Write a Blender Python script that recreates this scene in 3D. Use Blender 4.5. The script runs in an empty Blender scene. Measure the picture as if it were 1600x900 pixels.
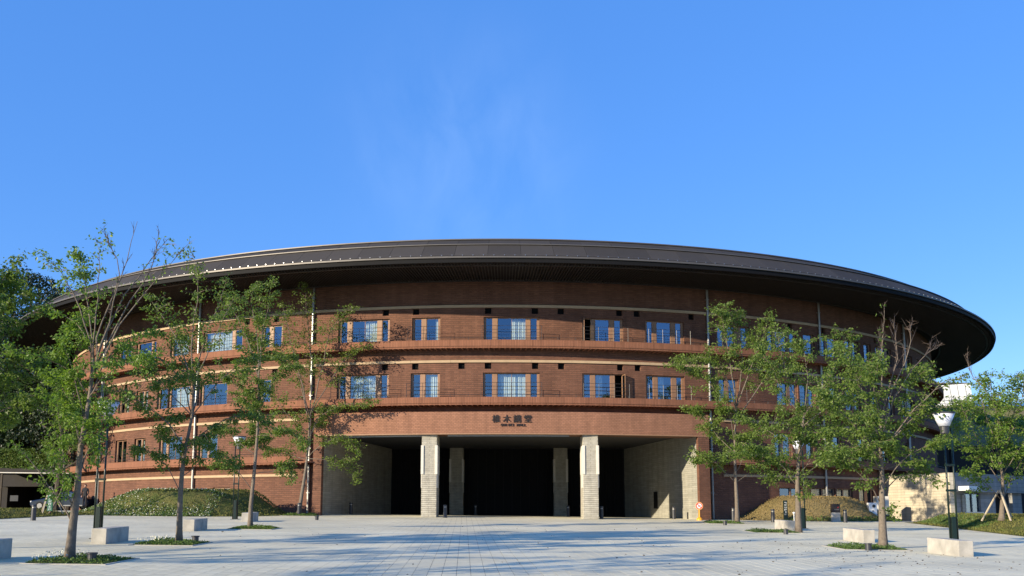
import bpy, math, random
import numpy as np
from mathutils import Vector, Matrix
R_ = math.radians
rng = np.random.default_rng(7)
random.seed(7)
sc = bpy.context.scene
C = sc.collection

# ------------------------------------------------------------------ camera
CZ = 1.72
F, PX, PY = 1479.22, 800.0, 596.79          # focal length and principal point for a 1600x900 frame
PITCH, YAW = R_(7.8415), R_(0.47312)
cam = bpy.data.cameras.new("camera")
cam.sensor_width = 36.0
cam.lens = F / 1600 * 36
cam.shift_y = (PY - 450) / 1600
cam.clip_start, cam.clip_end = 0.1, 3000
co = bpy.data.objects.new("camera", cam)
C.objects.link(co)
co.location = (0, 0, CZ)
co.rotation_euler = (math.pi / 2 + PITCH, 0, -YAW)
sc.camera = co

# ------------------------------------------------------------------ sky and sun
SUN_AZ, SUN_EL = 54.0, 15.5                 # sun stands behind the camera on the left
w = bpy.data.worlds.new("World")
sc.world = w
w.use_nodes = True
nt = w.node_tree
nt.nodes.clear()
N = nt.nodes.new
out = N("ShaderNodeOutputWorld"); bg = N("ShaderNodeBackground"); sky = N("ShaderNodeTexSky")
sky.sky_type = 'NISHITA'
sky.sun_disc = False
sky.sun_elevation = R_(SUN_EL)
sky.sun_rotation = R_(180 + SUN_AZ)
sky.altitude = 0
sky.air_density = 1.0
sky.dust_density = 0.0
sky.ozone_density = 3.0
hs = N("ShaderNodeHueSaturation"); hs.inputs['Saturation'].default_value = 1.2
hs.inputs['Hue'].default_value = 0.512
nt.links.new(sky.outputs[0], hs.inputs['Color'])
# thin cirrus high above the hall
tc = N("ShaderNodeTexCoord")
mp = N("ShaderNodeMapping"); mp.inputs['Scale'].default_value = (9.0, 6.0, 5.0); mp.inputs['Rotation'].default_value = (0, R_(18), 0)
nz = N("ShaderNodeTexNoise"); nz.inputs['Scale'].default_value = 1.6; nz.inputs['Detail'].default_value = 10; nz.inputs['Roughness'].default_value = 0.55
nz.inputs['Distortion'].default_value = 0.45
cr = N("ShaderNodeMapRange"); cr.inputs[1].default_value = 0.36; cr.inputs[2].default_value = 0.95
vd = N("ShaderNodeVectorMath"); vd.operation = 'DISTANCE'; vd.inputs[1].default_value = (-0.045, 0.93, 0.37)
mr = N("ShaderNodeMapRange"); mr.inputs[1].default_value = 0.17; mr.inputs[2].default_value = 0.02
mr.interpolation_type = 'SMOOTHSTEP'
mm = N("ShaderNodeMath"); mm.operation = 'MULTIPLY'
m2 = N("ShaderNodeMath"); m2.operation = 'MULTIPLY'; m2.inputs[1].default_value = 0.10
mx = N("ShaderNodeMix"); mx.data_type = 'RGBA'
nt.links.new(tc.outputs['Generated'], mp.inputs[0]); nt.links.new(mp.outputs[0], nz.inputs[0])
nt.links.new(nz.outputs[0], cr.inputs[0]); nt.links.new(tc.outputs['Generated'], vd.inputs[0])
nt.links.new(vd.outputs['Value'], mr.inputs[0]); nt.links.new(cr.outputs[0], mm.inputs[0]); nt.links.new(mr.outputs[0], mm.inputs[1])
nt.links.new(mm.outputs[0], m2.inputs[0]); nt.links.new(m2.outputs[0], mx.inputs[0])
ev = N("ShaderNodeMix"); ev.data_type = 'RGBA'; ev.inputs[0].default_value = 0.5    # clear maritime air: an evener, deeper blue
nt.links.new(hs.outputs[0], ev.inputs[6]); ev.inputs[7].default_value = (0.52, 1.80, 5.2, 1)
nt.links.new(ev.outputs[2], mx.inputs[6]); mx.inputs[7].default_value = (6.0, 7.2, 8.6, 1)
nt.links.new(mx.outputs[2], bg.inputs[0]); bg.inputs[1].default_value = 0.135
nt.links.new(bg.outputs[0], out.inputs[0])
sl = bpy.data.lights.new("sun", 'SUN'); sl.energy = 5.0; sl.angle = R_(0.5); sl.color = (1.0, 0.86, 0.63)
so = bpy.data.objects.new("sun", sl); C.objects.link(so)
sd = Vector((math.sin(R_(SUN_AZ)) * math.cos(R_(SUN_EL)), math.cos(R_(SUN_AZ)) * math.cos(R_(SUN_EL)), -math.sin(R_(SUN_EL))))
so.rotation_euler = sd.to_track_quat('-Z', 'Y').to_euler()
so.location = (-40, -40, 40)
sc.view_settings.view_transform = 'Standard'
sc.view_settings.look = 'None'
sc.view_settings.exposure = 0.72
sc.cycles.diffuse_bounces = 3
sc.view_settings.gamma = 1.0

# ------------------------------------------------------------------ measuring helpers (metres from the camera)
def at(px, py, Y):
    X = (px - PX) / F; Z = -(py - PY) / F; y = 1.0
    y, z = math.cos(PITCH) * y - math.sin(PITCH) * Z, math.sin(PITCH) * y + math.cos(PITCH) * Z
    x, y = math.cos(YAW) * X + math.sin(YAW) * y, -math.sin(YAW) * X + math.cos(YAW) * y
    k = Y / y
    return Vector((x * k, Y, z * k + CZ))
def gz(x, y):                                # height of the gently tilted plaza
    return 0.022 * min(y, 66.0) - 0.0125 * max(-45.0, min(45.0, x))

# ------------------------------------------------------------------ object helpers
def link(name, me, mat=None, parent=None):
    o = bpy.data.objects.new(name, me)
    C.objects.link(o)
    if mat is not None and me is not None and len(me.materials) == 0:
        me.materials.append(mat)
    if parent is not None:
        o.parent = parent
    return o
def empty(name, loc, label, cat, group=None, rz=0):
    o = bpy.data.objects.new(name, None); C.objects.link(o)
    o.location = loc; o.rotation_euler = (0, 0, rz); o.empty_display_size = 0.3
    return tag(o, label, cat, group)
def tag(o, label=None, cat=None, group=None, kind=None):
    if label: o["label"] = label
    if cat: o["category"] = cat
    if group: o["group"] = group
    if kind: o["kind"] = kind
    return o
class MB:
    def __init__(s): s.v = []; s.f = []; s.m = []; s.cur = 0
    def add(s, vs, fs):
        b = len(s.v); s.v += [tuple(p) for p in vs]
        s.f += [tuple(i + b for i in f) for f in fs]; s.m += [s.cur] * len(fs)
    def quad(s, a, b, c, d): s.add([a, b, c, d], [(0, 1, 2, 3)])
    def box(s, x0, x1, y0, y1, z0, z1, M=None):
        vs = [Vector(p) for p in ((x0,y0,z0),(x1,y0,z0),(x1,y1,z0),(x0,y1,z0),(x0,y0,z1),(x1,y0,z1),(x1,y1,z1),(x0,y1,z1))]
        if M is not None: vs = [M @ p for p in vs]
        s.add(vs, [(0,3,2,1),(4,5,6,7),(0,1,5,4),(1,2,6,5),(2,3,7,6),(3,0,4,7)])
    def tube(s, pts, rad, n=6, cap=True):
        pts = [Vector(p) for p in pts]
        if not hasattr(rad, '__len__'): rad = [rad] * len(pts)
        vs = []; fs = []; up = None
        for i, p in enumerate(pts):
            d = (pts[min(i + 1, len(pts) - 1)] - pts[max(i - 1, 0)])
            d = d.normalized() if d.length > 1e-9 else Vector((0, 0, 1))
            if up is None:
                up = Vector((1, 0, 0)) if abs(d.x) < 0.8 else Vector((0, 1, 0))
            a = (up - d * up.dot(d))
            a = a.normalized() if a.length > 1e-6 else d.orthogonal().normalized()
            up = a; b = d.cross(a)
            for k in range(n):
                t = 2 * math.pi * k / n
                vs.append(p + (a * math.cos(t) + b * math.sin(t)) * rad[i])
        for i in range(len(pts) - 1):
            for k in range(n):
                fs.append((i*n+k, i*n+(k+1) % n, (i+1)*n+(k+1) % n, (i+1)*n+k))
        if cap:
            fs.append(tuple(range(n))[::-1]); fs.append(tuple((len(pts)-1)*n+k for k in range(n)))
        s.add(vs, fs)
    def lathe(s, prof, n=20, c=(0, 0, 0), cap=True):
        vs = []; fs = []
        for r, z in prof:
            for k in range(n):
                t = 2 * math.pi * k / n
                vs.append((c[0] + r * math.cos(t), c[1] + r * math.sin(t), c[2] + z))
        for i in range(len(prof) - 1):
            for k in range(n):
                fs.append((i*n+k, i*n+(k+1) % n, (i+1)*n+(k+1) % n, (i+1)*n+k))
        if cap:
            fs.append(tuple(range(n))[::-1]); fs.append(tuple((len(prof)-1)*n+k for k in range(n)))
        s.add(vs, fs)
    def me(s, name, smooth=False):
        m = bpy.data.meshes.new(name); m.from_pydata(s.v, [], s.f)
        if any(s.m): m.polygons.foreach_set("material_index", s.m)
        if smooth: m.polygons.foreach_set("use_smooth", [True] * len(s.f))
        m.update(); return m
    def build(s, name, mat, parent=None, smooth=False, bevel=0, mats=None):
        me = s.me(name, smooth)
        o = link(name, me, mat, parent)
        if mats:
            for q in mats: me.materials.append(q)
        if bevel:
            b = o.modifiers.new("bevel", 'BEVEL'); b.width = bevel; b.segments = 2; b.limit_method = 'ANGLE'
        return o
def fast_mesh(name, V, Q):
    """V (n,3) float array, Q (m,k) int array."""
    me = bpy.data.meshes.new(name)
    m, k = Q.shape
    me.vertices.add(len(V)); me.vertices.foreach_set("co", np.asarray(V, np.float32).ravel())
    me.loops.add(m * k); me.loops.foreach_set("vertex_index", Q.astype(np.int32).ravel())
    me.polygons.add(m)
    me.polygons.foreach_set("loop_start", np.arange(0, m * k, k, dtype=np.int32))
    me.polygons.foreach_set("loop_total", np.full(m, k, np.int32))
    me.polygons.foreach_set('use_smooth', np.zeros(m, bool))
    me.update(calc_edges=True); me.validate()
    return me

# ------------------------------------------------------------------ materials
MATS = {}
def newmat(name):
    m = bpy.data.materials.new(name); m.use_nodes = True
    MATS[name] = m
    return m, m.node_tree, m.node_tree.nodes["Principled BSDF"]
def setc(sock, c): sock.default_value = (c[0], c[1], c[2], 1)
def basic(name, col, rough=0.8, var=0.15, scale=3.0, bump=0.0, bscale=30.0, metal=0.0, spec=0.5, rnd=0.0, var2=0.0, scale2=0.3):
    m, t, p = newmat(name)
    p.inputs['Roughness'].default_value = rough; p.inputs['Metallic'].default_value = metal
    p.inputs['Specular IOR Level'].default_value = spec
    tc = t.nodes.new("ShaderNodeTexCoord")
    n = t.nodes.new("ShaderNodeTexNoise"); n.inputs['Scale'].default_value = scale; n.inputs['Detail'].default_value = 6; n.inputs['Roughness'].default_value = 0.65
    t.links.new(tc.outputs['Object'], n.inputs[0])
    mr = t.nodes.new("ShaderNodeMapRange"); mr.inputs[1].default_value = 0.25; mr.inputs[2].default_value = 0.75
    mr.inputs[3].default_value = 1 - var; mr.inputs[4].default_value = 1 + var
    t.links.new(n.outputs[0], mr.inputs[0]); val = mr.outputs[0]
    if var2:
        n2 = t.nodes.new("ShaderNodeTexNoise"); n2.inputs['Scale'].default_value = scale2; n2.inputs['Detail'].default_value = 4
        t.links.new(tc.outputs['Object'], n2.inputs[0])
        r2 = t.nodes.new("ShaderNodeMapRange"); r2.inputs[1].default_value = 0.3; r2.inputs[2].default_value = 0.7
        r2.inputs[3].default_value = 1 - var2; r2.inputs[4].default_value = 1 + var2
        t.links.new(n2.outputs[0], r2.inputs[0])
        k = t.nodes.new("ShaderNodeMath"); k.operation = 'MULTIPLY'; t.links.new(val, k.inputs[0]); t.links.new(r2.outputs[0], k.inputs[1]); val = k.outputs[0]
    if rnd:
        oi = t.nodes.new("ShaderNodeObjectInfo"); r3 = t.nodes.new("ShaderNodeMapRange")
        r3.inputs[3].default_value = 1 - rnd; r3.inputs[4].default_value = 1 + rnd
        t.links.new(oi.outputs['Random'], r3.inputs[0])
        k = t.nodes.new("ShaderNodeMath"); k.operation = 'MULTIPLY'; t.links.new(val, k.inputs[0]); t.links.new(r3.outputs[0], k.inputs[1]); val = k.outputs[0]
    vm = t.nodes.new("ShaderNodeVectorMath"); vm.operation = 'SCALE'; vm.inputs[0].default_value = col
    t.links.new(val, vm.inputs['Scale']); t.links.new(vm.outputs[0], p.inputs['Base Color'])
    if bump:
        nb = t.nodes.new("ShaderNodeTexNoise"); nb.inputs['Scale'].default_value = bscale; nb.inputs['Detail'].default_value = 5
        t.links.new(tc.outputs['Object'], nb.inputs[0])
        b = t.nodes.new("ShaderNodeBump"); b.inputs['Strength'].default_value = bump; b.inputs['Distance'].default_value = 0.02
        t.links.new(nb.outputs[0], b.inputs['Height']); t.links.new(b.outputs[0], p.inputs['Normal'])
    return m
def brick(name, c1, c2, cm, bw, bh, mortar, mode='round', rough=0.85, bump=0.6, offset=0.5, rad=45.0, dist=0.02, var=0.2, vscale=0.6):
    """masonry laid in real sizes: u runs round the drum (or along the flat wall), v is the height"""
    m, t, p = newmat(name)
    p.inputs['Roughness'].default_value = rough; p.inputs['Specular IOR Level'].default_value = 0.3
    tc = t.nodes.new("ShaderNodeTexCoord"); sx = t.nodes.new("ShaderNodeSeparateXYZ"); t.links.new(tc.outputs['Object'], sx.inputs[0])
    cx = t.nodes.new("ShaderNodeCombineXYZ")
    if mode == 'round':
        neg = t.nodes.new("ShaderNodeMath"); neg.operation = 'MULTIPLY'; neg.inputs[1].default_value = -1; t.links.new(sx.outputs[1], neg.inputs[0])
        a = t.nodes.new("ShaderNodeMath"); a.operation = 'ARCTAN2'; t.links.new(sx.outputs[0], a.inputs[0]); t.links.new(neg.outputs[0], a.inputs[1])
        k = t.nodes.new("ShaderNodeMath"); k.operation = 'MULTIPLY'; k.inputs[1].default_value = rad; t.links.new(a.outputs[0], k.inputs[0])
        t.links.new(k.outputs[0], cx.inputs[0])
    else:
        k = t.nodes.new("ShaderNodeMath"); k.operation = 'ADD'; t.links.new(sx.outputs[0], k.inputs[0]); t.links.new(sx.outputs[1], k.inputs[1])
        t.links.new(k.outputs[0], cx.inputs[0])
    t.links.new(sx.outputs[2], cx.inputs[1])
    b = t.nodes.new("ShaderNodeTexBrick"); b.inputs['Scale'].default_value = 1.0
    b.inputs['Brick Width'].default_value = bw; b.inputs['Row Height'].default_value = bh; b.inputs['Mortar Size'].default_value = mortar
    b.inputs['Mortar Smooth'].default_value = 0.3; b.offset = offset
    setc(b.inputs['Color1'], c1); setc(b.inputs['Color2'], c2); setc(b.inputs['Mortar'], cm)
    t.links.new(cx.outputs[0], b.inputs[0])
    n = t.nodes.new("ShaderNodeTexNoise"); n.inputs['Scale'].default_value = vscale; n.inputs['Detail'].default_value = 8; n.inputs['Roughness'].default_value = 0.7
    t.links.new(cx.outputs[0], n.inputs[0])
    mr = t.nodes.new("ShaderNodeMapRange"); mr.inputs[1].default_value = 0.25; mr.inputs[2].default_value = 0.75; mr.inputs[3].default_value = 1 - var; mr.inputs[4].default_value = 1 + var
    t.links.new(n.outputs[0], mr.inputs[0])
    ms_ = t.nodes.new("ShaderNodeMapping"); ms_.inputs['Scale'].default_value = (2.2, 0.16, 1); t.links.new(cx.outputs[0], ms_.inputs[0])
    ns_ = t.nodes.new("ShaderNodeTexNoise"); ns_.inputs['Scale'].default_value = 1.0; ns_.inputs['Detail'].default_value = 6; t.links.new(ms_.outputs[0], ns_.inputs[0])
    mq = t.nodes.new("ShaderNodeMapRange"); mq.inputs[1].default_value = 0.3; mq.inputs[2].default_value = 0.7; mq.inputs[3].default_value = 0.86; mq.inputs[4].default_value = 1.12; t.links.new(ns_.outputs[0], mq.inputs[0])
    mk = t.nodes.new("ShaderNodeMath"); mk.operation = 'MULTIPLY'; t.links.new(mr.outputs[0], mk.inputs[0]); t.links.new(mq.outputs[0], mk.inputs[1])
    vm = t.nodes.new("ShaderNodeVectorMath"); vm.operation = 'SCALE'; t.links.new(b.outputs[0], vm.inputs[0]); t.links.new(mk.outputs[0], vm.inputs['Scale'])
    t.links.new(vm.outputs[0], p.inputs['Base Color'])
    inv = t.nodes.new("ShaderNodeMath"); inv.operation = 'SUBTRACT'; inv.inputs[0].default_value = 1; t.links.new(b.outputs[1], inv.inputs[1])
    n3 = t.nodes.new("ShaderNodeTexNoise"); n3.inputs['Scale'].default_value = 25; n3.inputs['Detail'].default_value = 3; t.links.new(tc.outputs['Object'], n3.inputs[0])
    ad = t.nodes.new("ShaderNodeMath"); ad.operation = 'MULTIPLY_ADD'; ad.inputs[1].default_value = 0.35
    t.links.new(n3.outputs[0], ad.inputs[0]); t.links.new(inv.outputs[0], ad.inputs[2])
    bp = t.nodes.new("ShaderNodeBump"); bp.inputs['Strength'].default_value = bump; bp.inputs['Distance'].default_value = dist
    t.links.new(ad.outputs[0], bp.inputs['Height']); t.links.new(bp.outputs[0], p.inputs['Normal'])
    return m
def leafmat(name, c1, c2, trans=0.42):
    m, t, p = newmat(name)
    g = t.nodes.new("ShaderNodeNewGeometry")
    mx = t.nodes.new("ShaderNodeMix"); mx.data_type = 'RGBA'
    setc(mx.inputs[6], c1); setc(mx.inputs[7], c2)
    t.links.new(g.outputs['Random Per Island'], mx.inputs[0])
    t.links.new(mx.outputs[2], p.inputs['Base Color'])
    p.inputs['Roughness'].default_value = 0.45; p.inputs['Specular IOR Level'].default_value = 0.35
    tr = t.nodes.new("ShaderNodeBsdfTranslucent")
    sc_ = t.nodes.new("ShaderNodeVectorMath"); sc_.operation = 'MULTIPLY'; sc_.inputs[1].default_value = (1.6, 1.7, 0.7)
    t.links.new(mx.outputs[2], sc_.inputs[0]); t.links.new(sc_.outputs[0], tr.inputs[0])
    ms = t.nodes.new("ShaderNodeMixShader"); ms.inputs[0].default_value = trans
    t.links.new(p.outputs[0], ms.inputs[1]); t.links.new(tr.outputs[0], ms.inputs[2])
    t.links.new(ms.outputs[0], t.nodes["Material Output"].inputs[0])
    return m
def grassmat(name, ca, cb, scale=1.2, bump=0.8):
    m, t, p = newmat(name)
    tc = t.nodes.new("ShaderNodeTexCoord")
    n = t.nodes.new("ShaderNodeTexNoise"); n.inputs['Scale'].default_value = scale; n.inputs['Detail'].default_value = 10; n.inputs['Roughness'].default_value = 0.75
    n2 = t.nodes.new("ShaderNodeTexNoise"); n2.inputs['Scale'].default_value = 14; n2.inputs['Detail'].default_value = 6
    t.links.new(tc.outputs['Object'], n.inputs[0]); t.links.new(tc.outputs['Object'], n2.inputs[0])
    mr = t.nodes.new("ShaderNodeMapRange"); mr.inputs[1].default_value = 0.35; mr.inputs[2].default_value = 0.65; t.links.new(n.outputs[0], mr.inputs[0])
    mx = t.nodes.new("ShaderNodeMix"); mx.data_type = 'RGBA'; setc(mx.inputs[6], ca); setc(mx.inputs[7], cb)
    t.links.new(mr.outputs[0], mx.inputs[0]); t.links.new(mx.outputs[2], p.inputs['Base Color'])
    p.inputs['Roughness'].default_value = 0.95; p.inputs['Specular IOR Level'].default_value = 0.1
    b = t.nodes.new("ShaderNodeBump"); b.inputs['Strength'].default_value = bump; b.inputs['Distance'].default_value = 0.12
    t.links.new(n2.outputs[0], b.inputs['Height']); t.links.new(b.outputs[0], p.inputs['Normal'])
    return m
def glassmat(name, tint, mirror, dark=0.015, rough=0.02):
    """window glass: part mirror of the sky, part clear view of curtain and room"""
    m, t, p = newmat(name)
    gl = t.nodes.new("ShaderNodeBsdfGlossy"); setc(gl.inputs['Color'], tint); gl.inputs['Roughness'].default_value = rough
    tr = t.nodes.new("ShaderNodeBsdfTransparent"); setc(tr.inputs[0], (0.80, 0.88, 0.90))
    ms = t.nodes.new("ShaderNodeMixShader"); ms.inputs[0].default_value = mirror
    t.links.new(tr.outputs[0], ms.inputs[1]); t.links.new(gl.outputs[0], ms.inputs[2])
    nb = t.nodes.new("ShaderNodeTexNoise"); nb.inputs['Scale'].default_value = 0.9
    tc = t.nodes.new("ShaderNodeTexCoord"); t.links.new(tc.outputs['Object'], nb.inputs[0])
    b = t.nodes.new("ShaderNodeBump"); b.inputs['Strength'].default_value = 0.04; b.inputs['Distance'].default_value = 0.02
    t.links.new(nb.outputs[0], b.inputs['Height']); t.links.new(b.outputs[0], gl.inputs['Normal'])
    t.links.new(ms.outputs[0], t.nodes["Material Output"].inputs[0])
    return m

B1, B2 = (0.174, 0.080, 0.050), (0.130, 0.059, 0.038)
M_brick = brick("brick_wall", B1, B2, (0.115, 0.062, 0.042), 0.40, 0.13, 0.014, var=0.20, bump=0.8, dist=0.025, vscale=0.35)
M_band = brick("brick_soldier", (0.265, 0.115, 0.067), (0.215, 0.092, 0.053), (0.14, 0.064, 0.038), 0.105, 0.42, 0.012, offset=0.0, var=0.16, bump=0.5)
M_lintel = brick("brick_lintel", (0.31, 0.150, 0.092), (0.25, 0.12, 0.073), (0.17, 0.085, 0.053), 0.22, 0.105, 0.011, var=0.14, bump=0.4)
M_stripe = basic("sandstone_band", (0.42, 0.30, 0.185), 0.8, 0.12, 2.0, 0.3, rnd=0.06)
M_cut = basic("window_surround", (0.27, 0.15, 0.085), 0.55, 0.1, 3, rnd=0.05)
M_soffit = basic("soffit_metal", (0.020, 0.016, 0.014), 0.7, 0.15, 0.8)
M_louvre = basic("louvre_metal", (0.032, 0.026, 0.022), 0.45, 0.1, 1.0)
M_black = basic("lip_metal", (0.008, 0.008, 0.009), 0.7, 0.1, spec=0.15)
M_fascia = basic("zinc_fascia", (0.050, 0.045, 0.041), 0.75, 0.12, 0.7, rnd=0.16, metal=0.0, spec=0.15)
M_trim = basic("zinc_trim", (0.11, 0.10, 0.09), 0.5, 0.08, 1.0, metal=0.3)
M_chrome = basic("steel_stud", (0.4, 0.4, 0.42), 0.35, 0.05, metal=0.8)
M_pipe = basic("downpipe_metal", (0.30, 0.29, 0.27), 0.4, 0.1, metal=0.6)
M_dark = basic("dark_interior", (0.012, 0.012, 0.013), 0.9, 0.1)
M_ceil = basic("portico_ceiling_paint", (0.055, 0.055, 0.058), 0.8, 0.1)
M_conc = brick("board_marked_stone", (0.34, 0.325, 0.275), (0.27, 0.26, 0.22), (0.20, 0.19, 0.16), 1.1, 0.14, 0.009, mode='flat', var=0.16, bump=0.7, dist=0.02, vscale=1.3)
M_col = brick("column_stone", (0.44, 0.415, 0.345), (0.375, 0.35, 0.29), (0.27, 0.25, 0.21), 0.9, 0.13, 0.010, mode='flat', var=0.25, bump=1.0, dist=0.035, vscale=2.2)
M_smooth = basic("smooth_stone", (0.60, 0.57, 0.50), 0.7, 0.08, 3, 0.15)
M_trav = brick("travertine_wall", (0.52, 0.46, 0.35), (0.44, 0.39, 0.30), (0.33, 0.29, 0.22), 1.5, 0.20, 0.010, mode='flat', var=0.10, bump=0.8, dist=0.02, vscale=1.0)
M_slatestone = brick("grey_stone_wall", (0.30, 0.29, 0.27), (0.22, 0.22, 0.21), (0.15, 0.15, 0.15), 1.2, 0.3, 0.012, mode='flat', var=0.12, bump=0.5)
M_pave = basic("granite_slab", (0.61, 0.565, 0.41), 0.85, 0.10, 6.0, 0.25, 60, rnd=0.07, var2=0.15, scale2=0.35)
M_joint = basic("paving_joint", (0.16, 0.155, 0.145), 0.95, 0.1)
M_bench = basic("concrete_block", (0.38, 0.355, 0.31), 0.85, 0.2, 3.5, 0.3, 40, rnd=0.05, var2=0.15, scale2=1.5)
M_soil = basic("soil", (0.06, 0.045, 0.03), 1.0, 0.3)
M_green = basic("green_paint", (0.004, 0.014, 0.010), 0.35, 0.05)
M_greensign = basic("green_sign_paint", (0.02, 0.11, 0.06), 0.4, 0.05)
M_white = basic("white_paint", (0.75, 0.75, 0.74), 0.5, 0.05)
M_shade = basic("lamp_acrylic", (0.66, 0.67, 0.76), 0.35, 0.04)
M_iron = basic("dark_bollard_paint", (0.035, 0.036, 0.042), 0.4, 0.1)
M_yellow = basic("orange_plastic", (0.85, 0.36, 0.03), 0.4, 0.05)
M_red = basic("red_paint", (0.55, 0.03, 0.02), 0.5, 0.05)
M_bark = basic("bark", (0.155, 0.125, 0.095), 0.9, 0.35, 9.0, 0.8, 25)
M_twig = basic("twig_bark", (0.15, 0.11, 0.085), 0.85, 0.25, 6)
M_stake = basic("stake_wood", (0.42, 0.35, 0.25), 0.8, 0.15, 5)
M_darkbark = basic("dark_bark", (0.07, 0.055, 0.04), 0.9, 0.3, 3)
M_leafA = leafmat("leaf_fresh", (0.070, 0.125, 0.022), (0.18, 0.245, 0.050))
M_leafB = leafmat("leaf_mid", (0.060, 0.110, 0.020), (0.165, 0.225, 0.045))
M_leafY = leafmat("leaf_yellow", (0.085, 0.16, 0.022), (0.19, 0.27, 0.050))
M_leafF = leafmat("leaf_forest", (0.008, 0.018, 0.006), (0.028, 0.048, 0.014), 0.15)
M_cover = leafmat("ground_cover_leaf", (0.050, 0.10, 0.020), (0.15, 0.22, 0.06), 0.3)
M_flower = basic("small_white_flower", (0.62, 0.62, 0.50), 0.8, 0.1)
M_grass = grassmat("verge_grass", (0.085, 0.115, 0.028), (0.18, 0.16, 0.055))
M_grass2 = grassmat("dry_grass", (0.20, 0.16, 0.065), (0.30, 0.22, 0.10), 0.7)
M_earth = grassmat("bare_hillside", (0.26, 0.19, 0.11), (0.17, 0.18, 0.06), 0.10, 1.0)
M_terr = grassmat("dark_grass_ground", (0.05, 0.07, 0.02), (0.09, 0.10, 0.03), 0.3)
M_hedge = leafmat("hedge_leaf", (0.06, 0.11, 0.018), (0.13, 0.19, 0.04), 0.2)
M_glass = glassmat("window_glass", (0.42, 0.51, 0.62), 0.34)
M_glassR = glassmat("window_glass_shade", (0.45, 0.54, 0.66), 0.42)
M_curt = basic("curtain_cloth", (0.78, 0.79, 0.70), 0.9, 0.05)
M_car = basic("car_paint", (0.008, 0.012, 0.03), 0.12, 0.05, spec=0.9)
M_carglass = basic("car_glass", (0.02, 0.05, 0.10), 0.05, 0.02, spec=1.0)
M_tyre = basic("tyre_rubber", (0.015, 0.015, 0.015), 0.9, 0.1)
M_darkwall = basic("dark_brick_annexe", (0.026, 0.022, 0.020), 0.85, 0.2, 2.0, 0.4)
M_bluep = basic("blue_fence_paint", (0.05, 0.16, 0.42), 0.5, 0.1)
M_skin = basic("skin", (0.45, 0.27, 0.19), 0.6, 0.03)
M_cloth = basic("dark_cloth", (0.02, 0.02, 0.025), 0.9, 0.05)
M_letter = basic("letter_bronze", (0.020, 0.014, 0.012), 0.5, 0.1)

# ================================================================== GROUND
def sheet(name, xs, ys, fz, mat, kind='structure'):
    V = np.array([(x, y, fz(x, y)) for y in ys for x in xs])
    nx = len(xs); Q = np.array([(j*nx+i, j*nx+i+1, (j+1)*nx+i+1, (j+1)*nx+i) for j in range(len(ys)-1) for i in range(nx-1)])
    me = fast_mesh(name, V, Q); me.polygons.foreach_set("use_smooth", [True]*len(me.polygons))
    return tag(link(name, me, mat), kind=kind)
def base_z(x, y):
    z = gz(x, y) - 0.06
    if abs(x) > 45 or y > 66: z -= 0.02 * min(10, max(abs(x) - 45, y - 66, 0)) * 0
    return z
xs = [-1500, -600, -250, -120] + list(range(-60, 61, 6)) + [120, 250, 600, 1500]
ys = [-300, -100, -40] + list(range(-20, 97, 6)) + [150, 300, 700, 2500]
tag(sheet("ground", xs, ys, base_z, M_terr), "dark grassy ground around the plaza")
# plaza bedding and slabs
PX0, PX1, PY0, PY1 = -34.0, 40.0, -14.0, 84.0
plz = sheet("plaza", [PX0, -12, 12, PX1], list(np.linspace(PY0, 66, 11)) + [75, PY1], lambda x, y: gz(x, y) - 0.006, M_joint)
tag(plz, "pale grey stone paved plaza rising gently to the hall")
GA = R_(2.4)                                  # slab rows turn slightly from the view direction
ca, sa = math.cos(GA), math.sin(GA)
SW, SL, JT = 0.30, 0.60, 0.009
def slab_ok(x, y):
    if y < 3.0 or y > 82: return False
    if x < -30.5 or x > 38: return False
    return True
pts = []
for i in range(-130, 175):
    for j in range(2, 150):
        u = i * SW; v = j * SL + (0.3 if i % 2 else 0.0)
        x = u * ca - v * sa; y = u * sa + v * ca
        if slab_ok(x, y): pts.append((x, y))
P = np.array(pts)
# the 300 slabs that show largest: nearest ones inside the frame
pxs = 800 + F * P[:, 0] / P[:, 1] ; vis = (pxs > -30) & (pxs < 1630)
low = 800 + F * (CZ - 0.022 * P[:, 1] + 0.0125 * P[:, 0]) / P[:, 1]
vis &= low < 903
idx = np.where(vis)[0]; idx = idx[np.argsort(P[idx, 1])][:300]
near = np.zeros(len(P), bool); near[idx] = True
sl_me = MB(); hx, hy = (SW - JT) / 2, (SL - JT) / 2
sl_me.box(-hx, hx, -hy, hy, -0.02, 0.0)
slab_mesh = sl_me.me("paving_slab"); slab_mesh.materials.append(M_pave)
rotm = Matrix(((ca, -sa, 0), (sa, ca, 0), (0, 0, 1)))
nrm = Vector((0.0125, -0.022, 1)).normalized()
tilt = Vector((0, 0, 1)).rotation_difference(nrm).to_matrix()
eul = (tilt @ rotm).to_euler()
for k in idx:
    x, y = P[k]; o = link("paving_slab", slab_mesh, None, plz)
    o.location = (x, y, gz(x, y) + random.uniform(-0.0008, 0.0008)); o.rotation_euler = eul
rest = P[~near]
cs = np.array([(-hx, -hy), (hx, -hy), (hx, hy), (-hx, hy)]); cs = cs @ np.array([[ca, sa], [-sa, ca]])
n = len(rest); V = np.zeros((n, 8, 3))
jz = rng.uniform(-0.0008, 0.0008, n)
for a in range(4):
    X = rest[:, 0] + cs[a, 0]; Y = rest[:, 1] + cs[a, 1]
    Z = 0.022 * np.minimum(Y, 66) - 0.0125 * X
    V[:, a, 0] = X; V[:, a, 1] = Y; V[:, a, 2] = Z + jz
    V[:, a + 4, 0] = X; V[:, a + 4, 1] = Y; V[:, a + 4, 2] = Z - 0.02
bi = (np.arange(n) * 8)[:, None]
Q = np.concatenate([bi + np.array(q) for q in ([0,1,2,3],[0,4,5,1],[1,5,6,2],[2,6,7,3],[3,7,4,0])])
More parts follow.
